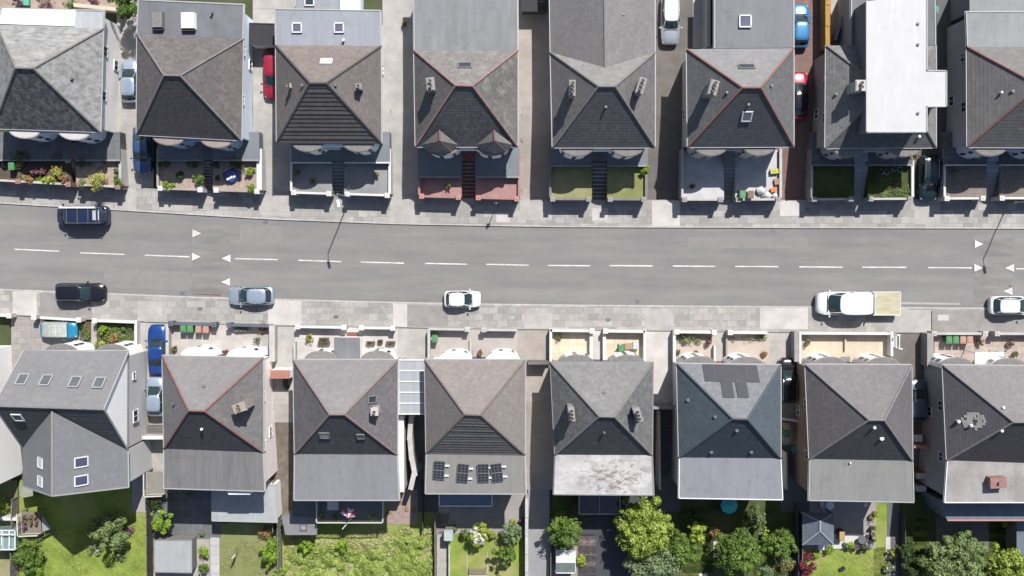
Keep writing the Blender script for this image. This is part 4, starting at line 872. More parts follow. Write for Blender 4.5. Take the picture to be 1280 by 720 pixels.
def leaves(mb, c, rx, ry, rz, nb, per, sz, rn, lump=.36, zmin=-.45, spread=.6):
    blobs = []
    for k in range(nb):
        while True:
            d = V((rn.gauss(0, 1), rn.gauss(0, 1), rn.gauss(0, 1)))
            if d.length > .1: d.normalize()
            if d.z > zmin: break
        rr = rn.uniform(.35, .86) if k % 4 else rn.uniform(.8, 1.1); blobs.append((V((d.x * rx * rr, d.y * ry * rr, d.z * rz * rr)), rn.uniform(.45, 1.5) * lump * min(rx, ry) * (1 if k % 4 else .62)))
    for b, br in blobs:
        for _ in range(per):
            d = V((rn.gauss(0, 1), rn.gauss(0, 1), rn.gauss(0, 1) + .35)).normalized()
            p = c + b + d * br * rn.uniform(.7, 1.12)
            n = (d + V((rn.uniform(-1, 1), rn.uniform(-1, 1), rn.uniform(-1, 1))) * spread).normalized()
            t = n.orthogonal().normalized(); t = Matrix.Rotation(rn.uniform(0, 6.28), 3, n) @ t; u = n.cross(t); s = sz * rn.choice((.5, .7, .9, 1.1, 1.5))
            mb.face([p - t * s * .5, p + u * s * .28, p + t * s * .5, p - u * s * .28])
def tree(label, px, py, rpx, h, kind, cat='tree', name='tree', nb=46, per=150, sz=.26, gnd=None, ryf=1.0, rzf=.42, lump=.32, flowers=None, nfl=0, group=None, seed=None):
    rn = random.Random(seed or int(px * 7 + py)); r_ = rpx / 13.0
    zt = lambda: 0
    g0 = PG(px, py); zc = gz(g0.y) + h * .66 if gnd is None else gnd + h * .66; c = P(px, py, zc); g = gz(c.y) if gnd is None else gnd
    r_ *= (H - zc) / H
    root = thing(name, label, cat, (c.x, c.y, g), group)
    mb = MB(); ht = h * .5
    trunk = [V((c.x + rn.uniform(-.1, .1) * k, c.y + rn.uniform(-.1, .1) * k, g + ht * k / 3 - .05)) for k in range(4)]
    tr = max(.06, h * .028); mb.tube(trunk, [tr * 1.35, tr, tr * .8, tr * .65], 8)
    for k in range(7):
        a = k * 2.4 + rn.random(); b0 = trunk[2 + (k % 2)]; e = c + V((math.cos(a) * r_ * .7, math.sin(a) * r_ * .7 * ryf, rn.uniform(-.05, .25) * h)); mid = lerp(b0, e, .5) + V((0, 0, .12 * h))
        mb.tube([b0, mid, e], [tr * .5, tr * .32, tr * .12], 6)
    mb.build('trunk', BARK, root, smooth=50)
    mb = MB(); leaves(mb, c, r_, r_ * ryf, h * rzf, nb, int(per * 1.25), sz * .85, rn, lump); mb.build('crown', LM[kind], root)
    if flowers:
        mb = MB(); leaves(mb, c + V((0, 0, h * .1)), r_ * .9, r_ * ryf * .9, h * rzf, nfl, 26, .2, rn, .22, .2, .3); mb.build('blossom', FL[flowers], root)
    return root
def shrub(label, px, py, rpx, h, kind, base=None, name='shrub', cat='shrub', nb=12, per=70, sz=.13, ryf=1.0, flowers=None, nfl=6, group=None):
    rn = random.Random(int(px * 13 + py * 3)); zc = (gz(PG(px, py).y) if base is None else base) + h * .5; c = P(px, py, zc); r_ = rpx / 13 * .98
    root = thing(name, label, cat, (c.x, c.y, zc - h * .5), group)
    mb = MB()
    for k in range(5):
        a = k * 1.26; mb.tube([V((c.x, c.y, zc - h * .52)), c + V((math.cos(a) * r_ * .5, math.sin(a) * r_ * .5, h * .2))], [.03, .012], 5)
    mb.build('stem', BARK, root)
    mb = MB(); leaves(mb, c, r_ * .85, r_ * ryf * .85, h * .45, nb, per, sz, rn, .42, -.3); mb.build('foliage', LM[kind], root)
    if flowers:
        mb = MB(); leaves(mb, c + V((0, 0, h * .1)), r_ * .9, r_ * ryf * .9, h * .5, nfl, 12, .1, rn, .2, .2, .3); mb.build('blossom', FL[flowers], root)
    return root
def bed(label, pts, kind, base=None, h=.35, dens=60, sz=.14, name='ground_cover_plants', cat='ground cover', hn=None):
    """uncountable low planting: one object"""
    rn = random.Random(int(pts[0][0] * 3 + pts[0][1])); mb = MB()
    w_ = [P(x, y, base) if base is not None else PG(x, y) for x, y in pts]
    x0, x1 = min(p.x for p in w_), max(p.x for p in w_); y0, y1 = min(p.y for p in w_), max(p.y for p in w_)
    def inside(x, y):
        c = False
        for i in range(len(w_)):
            a, b = w_[i], w_[i - 1]
            if (a.y > y) != (b.y > y) and x < (b.x - a.x) * (y - a.y) / (b.y - a.y) + a.x: c = not c
        return c
    n = int((x1 - x0) * (y1 - y0) * dens); lumps = [(rn.uniform(x0, x1), rn.uniform(y0, y1), rn.uniform(.25, .9), rn.uniform(.3, 1)) for _ in range(max(4, int((x1 - x0) * (y1 - y0) * (.9 if dens < 100 else 2.2))))]
    for _ in range(n):
        L = rn.choice(lumps); a = rn.uniform(0, 6.28); rr = L[2] * math.sqrt(rn.random()); x, y = L[0] + math.cos(a) * rr, L[1] + math.sin(a) * rr
        if not inside(x, y): continue
        b = base if base is not None else gz(y)
        z = b + h * L[3] * (1 - (rr / L[2]) ** 2 * .7) * rn.uniform(.75, 1.05); p = V((x, y, z))
        nn = V((math.cos(a) * rr, math.sin(a) * rr, .5)).normalized() + V((rn.uniform(-.7, .7), rn.uniform(-.7, .7), 0)); nn.normalize()
        t = nn.orthogonal().normalized(); t = Matrix.Rotation(rn.uniform(0, 6.28), 3, nn) @ t; u = nn.cross(t); s = sz * rn.uniform(.6, 1.4)
        mb.face([p - t * s * .5, p + u * s * .3, p + t * s * .5, p - u * s * .3])
    o = mb.build(name, LM[kind] if kind in LM else kind); tag(o, label, cat, kind='stuff'); return o
LM['sage'] = leafmat('leaf_sage', (.08, .125, .04), (.18, .235, .09)); LM['lawnleaf'] = leafmat('leaf_lawn', (.13, .185, .03), (.25, .29, .07)); LM['dryleaf'] = leafmat('leaf_dry', (.14, .165, .055), (.24, .23, .11))
# north gardens
bed('green and yellow low plants behind the red brick wall at upper left', [(23, 219), (80, 222), (80, 233), (23, 231)], 'bright', ZG, .4, 150)
shrub('yellow green bush left of the brick gateway', 72, 214, 8.5, 1.1, 'yellow', ZG, flowers='orange'); shrub('large round olive yellow bush right of the brick gateway', 122, 226, 13, 1.3, 'yellow', ZG, nb=20)
shrub('bright green low bush by the brick wall', 58, 226, 8, .8, 'lime', ZG, ryf=.6); shrub('reddish bush left of the yellow green bush', 44, 215, 6.5, .8, 'plum', ZG, flowers='pink'); shrub('rusty small bush near the green bin', 26, 206, 5.5, .8, 'rust', ZG)
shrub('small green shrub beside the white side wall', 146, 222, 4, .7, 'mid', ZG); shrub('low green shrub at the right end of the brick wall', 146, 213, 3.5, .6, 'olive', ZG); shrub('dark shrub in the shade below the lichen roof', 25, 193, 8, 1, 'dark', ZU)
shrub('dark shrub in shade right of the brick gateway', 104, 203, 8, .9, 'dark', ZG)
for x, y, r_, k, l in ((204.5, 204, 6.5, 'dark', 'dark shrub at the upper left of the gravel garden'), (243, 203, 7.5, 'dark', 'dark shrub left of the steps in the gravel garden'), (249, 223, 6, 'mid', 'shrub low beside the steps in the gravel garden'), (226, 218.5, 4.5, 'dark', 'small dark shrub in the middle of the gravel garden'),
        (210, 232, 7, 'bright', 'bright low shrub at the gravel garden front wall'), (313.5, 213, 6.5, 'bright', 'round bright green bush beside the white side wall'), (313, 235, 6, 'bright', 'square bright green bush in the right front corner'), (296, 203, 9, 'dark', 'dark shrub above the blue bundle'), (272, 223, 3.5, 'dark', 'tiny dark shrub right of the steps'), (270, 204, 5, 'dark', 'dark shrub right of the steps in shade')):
    shrub(l, x, y, r_ * 1.3, .8, k, ZG if y > 200 else ZU, ryf=.8 if k == 'bright' else 1)
shrub('small bright plant in the concrete yard', 391, 225, 4, .4, 'olive', ZG)
bed('strip of yellow green plants beside the pink patio', [(526, 196), (535, 196), (535, 241), (526, 241)], 'yellow', ZG, .6, 200)
shrub('bright bush at the right end of the lawns', 806, 213, 7, .9, 'bright', ZG)
for q_, l in (([(1103, 236), (1138, 214), (1138, 247), (1090, 248)], 'scrubby dry planting in the corner of the white lofted house garden'),): bed(l, q_, 'rust', ZG, .3, 45); bed('green weeds in the same corner by the white edged wall', [(1110, 226), (1138, 205), (1138, 247), (1100, 248)], 'olive', ZG, .35, 70)
shrub('dark green shrub right of the blue steps', 1096, 222, 9, .9, 'dark', ZG); shrub('yellow flowering shrub at the top of the corner bed', 1137, 197, 5, .8, 'yellow', ZG)
tree('bushy green tree between the two upper left houses', 161, 6, 18, 5.0, 'mid', nb=40, per=110, sz=.2)
# north backs
patch('back_garden', rect(-60, -60, 150, 14), GRAVEL, .06); patch('back_garden', rect(316, -60, 375, 11), CONC, .07)
shrub('plum leaved bush behind the white roof strip', 58, 3, 12, 1.6, 'plum'); shrub('plum bush near the upper left corner', 22, 2, 7, 1.4, 'plum'); shrub('small green bush behind the pale roof', 88, 6, 8, 1.2, 'olive'); shrub('dark plum bush near the green tree', 118, 1, 8, 1.2, 'plum')
mb = MB(); p = PG(31, 2, .3); mb.box(p, (.9, .7, .5)); mb.box(p + V((0, 0, .28)), (1, .8, .06)); tag(mb.build('storage_box', plain('mint_plastic', (.10, .42, .28), .5, .1)), 'mint green storage box behind the lichen roofed house', 'storage box')
wall('cream back garden wall beside the bushy tree', [(92, 6), (150, 12), (152, 20)], 2.6, .3, plain('cream_wall', (.5, .45, .36)), (), 1.0)
# ---- south front plants
bed('dense mixed green plants behind the white capped wall', [(121, 402), (168, 405), (168, 436), (121, 440)], 'mid', .1, .6, 190); bed('lighter leaves among the dense front bed', [(140, 408), (168, 410), (168, 436), (128, 438)], 'bramble' if False else 'olive', .1, .65, 60)
shrub('round light green shrub in the dense front bed', 129, 413, 7, 1.0, 'bright', .1); shrub('yellow shrub in the dense front bed', 128, 430, 5, .8, 'yellow', .1, flowers='pink'); shrub('red and yellow shrub low in the dense front bed', 141, 422, 7, .7, 'rust', .1, flowers='yellow')
bed('narrow bed of mixed flowers right of the covered car', [(100, 404), (113, 405), (113, 436), (99, 436)], 'mid', .1, .5, 170)
shrub('purple flowering plant in the narrow bed', 106, 424, 3.2, .7, 'mid', .1, flowers='purple', nfl=14); shrub('yellow leaved plant at the foot of the narrow bed', 105, 432, 4, .6, 'lime', .1)
bed('grey green hedge plants behind the white wall of the solar roofed house', [(847, 415), (890, 416), (890, 430), (847, 428)], 'olive', .1, .8, 230); bed('green hedge plants right of the path', [(912, 416), (958, 417), (958, 424), (916, 427)], 'olive', .1, .7, 230)
shrub('spiky dark plant by the left white pillar', 853, 418, 5, .9, 'dark', .1); shrub('reddish plant at the path end of the hedge', 886, 427, 5, .8, 'plum', .1); shrub('small brown plant on the peach patio', 955, 443, 4, .5, 'rust', .1); shrub('weeds at the white side wall', 848, 440, 3, .5, 'olive', .1)
# pots
POT = plain('terracotta_pot', (.35, .15, .10), .8, .15); POTG = plain('grey_pot', (.22, .22, .22), .7, .15)
def pot(label, px, py, z, r_=.25, kind='mid', pm=None, flowers=None, hh=.4, lr=1.2, group=None):
    p = P(px, py, z + hh); p.z = z; root = thing('plant_pot', label, 'plant pot', p, group)
    prof = [(.7, 0), (.85, hh * .6), (1, hh), (.88, hh), (.85, hh * .85)]; mb = MB()
    rows = [[V((p.x + r_ * a * math.cos(k * math.pi / 6), p.y + r_ * a * math.sin(k * math.pi / 6), z + b)) for k in range(12)] for a, b in prof]
    st = mb.grid(rows, 0, True); mb.disc((p.x, p.y, z + hh * .85), r_ * .85, 12, 1); mb.build('pot', [pm or POT, SOIL], root, smooth=40)
    rn = random.Random(int(px * 5)); mb = MB(); leaves(mb, p + V((0, 0, hh * 1.25)), r_ * lr, r_ * lr, r_, 5, 40, .1, rn, .5); mb.build('plant', LM[kind], root)
    if flowers: mb = MB(); leaves(mb, p + V((0, 0, hh * 1.45)), r_ * lr, r_ * lr, r_, 4, 10, .08, rn, .4); mb.build('blossom', FL[flowers], root)
for i, x in enumerate((264, 271.5, 282.5)): pot('potted plant with pink flowers, %s of three by the white bay' % ('leftmost', 'middle', 'rightmost')[i], x, 440.5, .1, .25, 'plum', flowers='pink' if i < 2 else 'red', group='three pots between the bays')
pot('lime green potted bush by the white capped wall', 386, 422, .1, .3, 'lime', lr=1.5); pot('olive bush pot at the corner of the navy wall', 328, 411, .1, .35, 'olive', lr=1.6)
pot('potted plant between the two white bays of the fawn house', 600, 441, .1, .25, 'rust')
def planter(label, px, py, w_, d_, z=.1, kind='dark', m=None, group=None):
    p = P(px, py, z + .4); root = thing('planter_box', label, 'planter', (p.x, p.y, z), group)
    mb = MB(); mb.box((p.x, p.y, z + .2), (w_, d_, .4)); mb.box((p.x, p.y, z + .41), (w_ + .06, .06, .04)); mb.build('box', m or plain('dark_wood', (.12, .08, .06), .8, .2), root)
    rn = random.Random(int(px)); mb = MB(); leaves(mb, V((p.x, p.y, z + .48)), w_ * .4, d_ * .35, .12, 8, 22, .09, rn, .5); mb.build('plant', LM[kind], root)
for x, y, w_, l in ((404.5, 424.5, .9, 'upper dark wooden planter left of the porch'), (404.5, 429, 1.1, 'lower dark wooden planter left of the porch'), (463, 429, .8, 'dark wooden planter nearest the porch on its right'), (475, 427, .45, 'small square dark planter right of the porch'), (488, 429, .85, 'rightmost dark wooden planter before the house with the porch'), (475.5, 437.5, .7, 'small flat planter closest to the right bay')):
    planter(l, x, y, w_, .32, group='dark planters around the porch')
planter('grey trough bench below the navy wall', 300.5, 412.5, 1.2, .3, m=POTG, kind='grey')
for i, x in enumerate((1101, 1108.5, 1118, 1125)): pot('white pot in the shaded lawn, %s of four' % ('first from the steps', 'second from the steps', 'third from the steps', 'last')[i], x, (215, 215, 211, 212)[i], ZG, .26, 'dark', UPVC, lr=.9, group='white pots on the lofted house lawn')
# ================================================================== bins and clutter
def bin_(label, px, py, z, col, rz=0.0, group='wheelie bins', s=1.0):
    p = P(px, py, z + 1.0); root = thing('wheelie_bin', label, 'wheelie bin', (p.x, p.y, z), group); m = plain('bin_' + col, {'green': (.08, .24, .10), 'pink': (.42, .25, .20), 'black': (.03, .03, .035), 'brown': (.2, .12, .08), 'grey': (.3, .31, .32), 'teal': (.05, .22, .2), 'orange': (.5, .17, .05)}[col], .5, .15)
    M = Matrix.Rotation(rz, 3, 'Z'); c = V((p.x, p.y, z)); mb = MB()
    mb.box(c + V((0, 0, .5)), (.5 * s, .56 * s, .9), M=M @ Matrix.Scale(-1, 3, V((0, 0, 1))), taper=.84); mb.build('body', m, root)
    mb = MB(); mb.box(c + V((0, 0, .99)), (.56 * s, .66 * s, .07), M=M); mb.box(c + V((0, 0, 1.04)), (.44 * s, .5 * s, .05), M=M, taper=.85); mb.tube([c + M @ V((-.24, .36, .98)), c + M @ V((.24, .36, .98))], .025, 6); mb.build('lid', m, root)
    for sx in (-.22, .22): mb = MB(); q_ = c + M @ V((sx, .3, .1)); mb.tube([q_ - M @ V((.03, 0, 0)), q_ + M @ V((.03, 0, 0))], .1, 10); mb.build('wheel', RUB, root)
G1 = 'bins behind the navy wall'; G2 = 'bins behind the lower right wall'
for x, y, z, c_, g_, l in ((229, 411, .1, 'green', G1, 'green bin, first behind the navy wall'), (237.5, 411, .1, 'green', G1, 'green bin beside the pinkish ones behind the navy wall'), (248, 411.5, .1, 'pink', G1, 'pinkish bin right of the green bins behind the navy wall'), (257, 412, .1, 'pink', G1, 'pinkish bin nearest the navy pillar'),
        (1186.5, 425, .1, 'green', G2, 'green bin, first in the row behind the lower right wall'), (1195, 425, .1, 'green', G2, 'second green bin behind the lower right wall'), (1204, 425, .1, 'pink', G2, 'pink bin right of two green ones, lower right'), (1212.5, 425, .1, 'pink', G2, 'pink bin at the right end of the lower right row'),
        (543.5, 423.5, .1, 'green', None, 'green bin in the corner of the fawn house patio'), (777, 436, .1, 'green', None, 'green bin on the right cream patio'), (14, 208, ZG, 'green', None, 'green bin in the upper left garden'), (928.5, 243, ZG, 'green', None, 'green bin on the cluttered patio'), (938.5, 243.5, ZG, 'brown', None, 'brown bin on the cluttered patio'),
        (356.5, 466, .1, 'green', None, 'green bin beside the house with the porch'), (982.5, 541, -.3, 'green', None, 'green bin in the passage right of the solar roofed house'), (984, 533, -.2, 'pink', None, 'pinkish bin in that passage, topmost'), (983, 548.5, -.5, 'grey', None, 'pale grey bin in the passage between the teal and brown sided houses'), (994, 562, -.8, 'teal', None, 'teal bin by the brown side wall'),
        (357, 478, 0, 'black', None, 'black bin below the green one beside the porch house'), (524, 583, -1.6, 'teal', None, 'teal bin in the dark passage left of the fawn house'), (1170, 12, 1.3, 'teal', None, 'dark teal bin behind the white lofted house')):
    bin_(l, x, y, z, c_, group=g_)
CARD = plain('cardboard', (.36, .24, .16), .9, .15); TRASH = plain('white_bag', (.68, .68, .68), .6, .15)
def box_obj(name, label, cat, px, py, z, size, m, rz=0.0, lid=True, m2=None, group=None):
    p = P(px, py, z + size[2]); mb = MB(); c = V((p.x, p.y, z + size[2] / 2)); mb.box(c, size, rz)
    M = Matrix.Rotation(rz, 3, 'Z')
    if lid: mb.box(c + V((0, 0, size[2] / 2 + .02)), (size[0] + .05, size[1] + .05, .05), rz, m=1 if m2 else 0); mb.box(c + V((0, 0, size[2] / 2 + .055)), (size[0] * .35, .05, .03), rz, m=0)
    return tag(mb.build(name, [m, m2 or m], origin=(p.x, p.y, z)), label, cat, group)
def bag(label, px, py, z, r_, m, name='rubbish_bag', cat='bag', seed=0):
    p = P(px, py, z + r_); rn = random.Random(int(px * 3 + py) + seed); mb = MB(); rows = []
    for i in range(7):
        t = i / 6; rr = r_ * math.sin(math.pi * min(.97, .12 + t * .85)) ; rows.append([V((p.x + rr * math.cos(a * math.pi / 5) * rn.uniform(.8, 1.15), p.y + rr * math.sin(a * math.pi / 5) * rn.uniform(.8, 1.15), z + t * r_ * 1.5)) for a in range(10)])
    st = mb.grid(rows, 0, True); mb.cap(st + 60, 10); return tag(mb.build(name, m, origin=(p.x, p.y, z)), label, cat)
bag('white bulky bag beside the brown bin', 951, 238, ZG, .42, TRASH); bag('white bag against the front wall of the cluttered patio', 960, 244, ZG, .36, TRASH); bag('small white bag at the corner of the cluttered patio', 969, 245, ZG, .28, TRASH); bag('crumpled grey bag in the middle of the clutter', 955, 245.5, ZG, .25, POTG)
box_obj('storage_box', 'orange toolbox in the cluttered corner', 'toolbox', 967, 237, ZG, (.5, .35, .3), plain('orange_plastic', (.6, .16, .04), .5, .1), .3); box_obj('storage_box', 'yellow topped crate at the side wall of the cluttered patio', 'crate', 968, 214, ZG, (.7, .4, .35), POTG, .1, m2=plain('lime_plastic', (.45, .42, .05), .5, .1)); box_obj('storage_box', 'dull crate below the yellow topped one', 'crate', 971, 227, ZG, (.4, .5, .3), CARD, .2)
box_obj('cardboard_box', 'brown cardboard box right of the green bin on the cream patio', 'box', 786, 433, .1, (.7, .5, .5), CARD, .1); box_obj('storage_box', 'pale grey box on the cream patio', 'box', 795, 432, .1, (.5, .6, .5), plain('palegrey_plastic', (.45, .47, .52), .5, .1))
box_obj('storage_box', 'pink storage box at the cream patio corner', 'box', 783, 441, .1, (.5, .4, .4), plain('pink_plastic', (.5, .3, .3), .5, .1))
box_obj('storage_box', 'grey meter box beside the right white bay', 'box', 330, 438, .1, (.7, .8, .6), plain('palegrey_plastic', (.45, .47, .52)))
mb = MB(); rn = random.Random(3); c = P(289, 220, ZG + .3); rows = [[V((c.x + (.85 - .1 * i) * (1 - i * .13) * math.cos(k * .523) * rn.uniform(.85, 1.1), c.y + .7 * (1 - i * .13) * math.sin(k * .523) * rn.uniform(.85, 1.1), ZG + [0, .35, .5, .55, .6][i])) for k in range(12)] for i in range(5)]
st = mb.grid(rows, 0, True); mb.cap(st + 48, 12)
for dx, dy in ((.1, -.15), (-.2, -.3), (.35, -.1)): mb.box(c + V((dx, dy, .36)), (.3, .2, .05), rn.random(), m=1)
tag(mb.build('tarpaulin_bundle', [plain('blue_tarp', (.05, .09, .38), .5, .2, 4), TRASH]), 'crumpled blue tarpaulin bundle with white scraps on the gravel garden', 'tarpaulin')
box_obj('doormat', 'small dark mat before the fawn house', 'mat', 586, 442, .1, (.9, .5, .03), POTG, lid=False); box_obj('doormat', 'dark square mat on the cream patio below the porch of the brown sided house', 'mat', 1057, 449, .1, (.9, .5, .03), POTG, lid=False)
box_obj('signboard', 'white and pink sale board leaning in the upper left garden', 'sign', 84, 197, ZG, (.5, 1.0, .06), UPVC, .15, lid=False, m2=None)
box_obj('garden_bench', 'pale curved seat in the upper left front garden', 'bench', 124, 205, ZG, (.7, .45, .4), POTG, .6)
# ladder/bench H shape south of T/B7: white gate
mb = MB(); a, b = P(1119, 418, 1.1), P(1122, 435, 1.1)
for t in (0, 1): mb.box(lerp(a, b, t), (.3, .08, 1.9))
for z in (.3, .7, 1.1): p = (a + b) / 2; mb.box((p.x, p.y, z), (.06, (a - b).length, .08))
mb.box(((a.x + b.x) / 2 + .3, (a.y + b.y) / 2, 1.1), (.06, (a - b).length, .08))
tag(mb.build('garden_gate', UPVC), 'open white gate folded against the wall right of the cream patio', 'gate')
# B8 canopy
cn = thing('patio_canopy', 'white translucent ribbed canopy between the bays at lower right', 'canopy', P(1236, 447, 0))
z = 2.6; mb = MB()
for k in range(7): 
    x = lerp(1219, 1254, k / 6); a, b = P(x, 440, z), P(x, 458, z); mb.box((a + b) / 2, (.06, (a - b).length, .08))
mb.build('frame', UPVC, cn); mb = MB(); mb.prism([P(1219, 440, z).xy, P(1254, 440, z).xy, P(1254, 458, z).xy, P(1219, 458, z).xy], z - .02, z + .02); mb.build('roof_sheet', plain('opal_sheet', (.6, .6, .6), .3, .1, 1), cn)
for x in (1220, 1253): mb = MB(); p = P(x, 441, z); mb.tube([(p.x, p.y, 0), (p.x, p.y, z)], .05, 8); mb.build('post', UPVC, cn)
# carport between B3 and B4
cp = thing('carport', 'translucent panelled carport roof spanning the gap between porch house and fawn house', 'carport', P(514, 484, 0)); z = 3.2
mb = MB(); mb.prism([P(499, 450, z).xy, P(532, 450, z).xy, P(532, 517, z).xy, P(499, 517, z).xy], z - .03, z); mb.build('roof_sheet', plain('polycarbonate', (.36, .37, .40), .25, .1, .8, stretch=(5, .2, 1)), cp)
mb = MB()
for k in range(6):
    y = lerp(450, 517.5, k / 5); a, b = P(498, y, z + .05), P(533, y, z + .05); mb.box((a + b) / 2, ((a - b).length, .1, .07))
for k in range(2):
    x = (498.5, 532)[k]; a, b = P(x, 450, z + .053), P(x, 517, z + .053); mb.box((a + b) / 2, (.08, (a - b).length, .07))
mb.build('glazing_bar', UPVC, cp)
for x, y in ((500, 451), (531, 451), (500, 516), (531, 516)): mb = MB(); p = P(x, y, z); mb.tube([(p.x, p.y, -.8), (p.x, p.y, z)], .05, 8); mb.build('post', UPVC, cp)
# gates/walls across passages
wall('terracotta topped gateway wall across the passage right of the red ridged house', [(338, 468), (362, 468)], 2.3, .75, plain('pink_render', (.62, .55, .53)), (), -.3, plain('terracotta_coping', (.36, .17, .13), .85, .15))
wall('pale cross wall with brown steps below the light blue car', [(178, 547), (204, 547)], 1.4, .3, CONCW, (), -.5, cap=WALLW); 
mb = MB(); 
for k in range(4): mb.prism([P(181, 533 + k * 3.2, .3).xy, P(203, 533 + k * 3.2, .3).xy, P(203, 536.3 + k * 3.2, .3).xy, P(181, 536.3 + k * 3.2, .3).xy], -1, .30 - k * .05)
struct('steps', mb, TARB)
wall('white bar topped wall across the passage near the teal roofed house', [(979, 524), (1000, 527)], 1.2, .12, WALLW, (), -.3)
wall('dark wall closing the drive between brown lane and cream patio', [(660, 454), (686, 454)], 2.0, .2, TARB, (), -.2, name='passage_wall'); wall('grey cross wall at the end of the pale drive', [(817, 510), (842, 511)], 1.6, .15, WALLG, (), -.3, name='passage_wall')
wall('salmon topped cross wall behind the silver car', [(1143, 558.5), (1166, 560)], 1.5, .2, WALLP, (), -.3, WALLP, name='passage_wall')
wall('thin white wall running down beside the porch house', [(500.5, 520), (501, 615)], 2.2, .6, WALLW, (), -2, name='passage_wall'); wall('curved white wall standing in the passage by the carport', [(514, 520), (512, 545), (514, 570), (518, 590), (513, 612)], 1.6, .4, CONCW, (), -2, name='passage_wall')
wall('thin cream stair wall right of the lilac flat roof', [(983, 566), (983, 612)], .6, .12, WALLW, (), -2, plain('cream_wall', (.5, .45, .36))); wall('pale stair wall right of the rust stained roof', [(824, 514), (825, 612)], 1.0, .15, CONCW, (), -2)
# ================================================================== lamps, poles
def lamp(label, px, py, hx, hy, h, arm=True):
    b = P(px, py, .12); t = V((b.x, b.y, h)); root = thing('street_lamp', label, 'street lamp', b, 'street lamps')
    mb = MB(); mb.tube([b, b + V((0, 0, 1.6))], .09, 10); mb.tube([b + V((0, 0, 1.6)), t], [.055, .045], 10); mb.build('post', plain('galvanised', (.42, .42, .42), .5, .1, metal=.3), root)
    d = V((-.55, .35, 0)).normalized(); mb = MB(); mb.tube([t, t + V((0, 0, .25)) + V((.2, -.95, .05)) * .8], [.035, .03], 8); mb.build('arm', GREYM, root)
    hd = t + V((.16, -.9, .28)); mb = MB(); mb.box(hd, (.26, .75, .12), .2, taper=.8); mb.build('lamp_head', UPVC, root); mb = MB(); mb.box(hd - V((0, 0, .075)), (.2, .6, .04), .2); mb.build('lens', CLEARLENS, root)
lamp('tall street lamp at the garden wall of the fawn ribbed house', 438, 247, 0, 0, 7.7); lamp('tall street lamp at the far right garden wall', 1260, 254, 0, 0, 7.7)
mb = MB(); b = P(621, 256, .12); mb.tube([b, b + V((0, 0, 3.2))], .04, 8); mb.box(b + V((0, .06, 2.9)), (.35, .04, .45), m=1); mb.cyl(b + V((0, 0, 3.2)), .06, .04, 8)
tag(mb.build('sign_post', [GREYM, GREYM]), 'thin grey post on the pavement before the pink gardens', 'post')
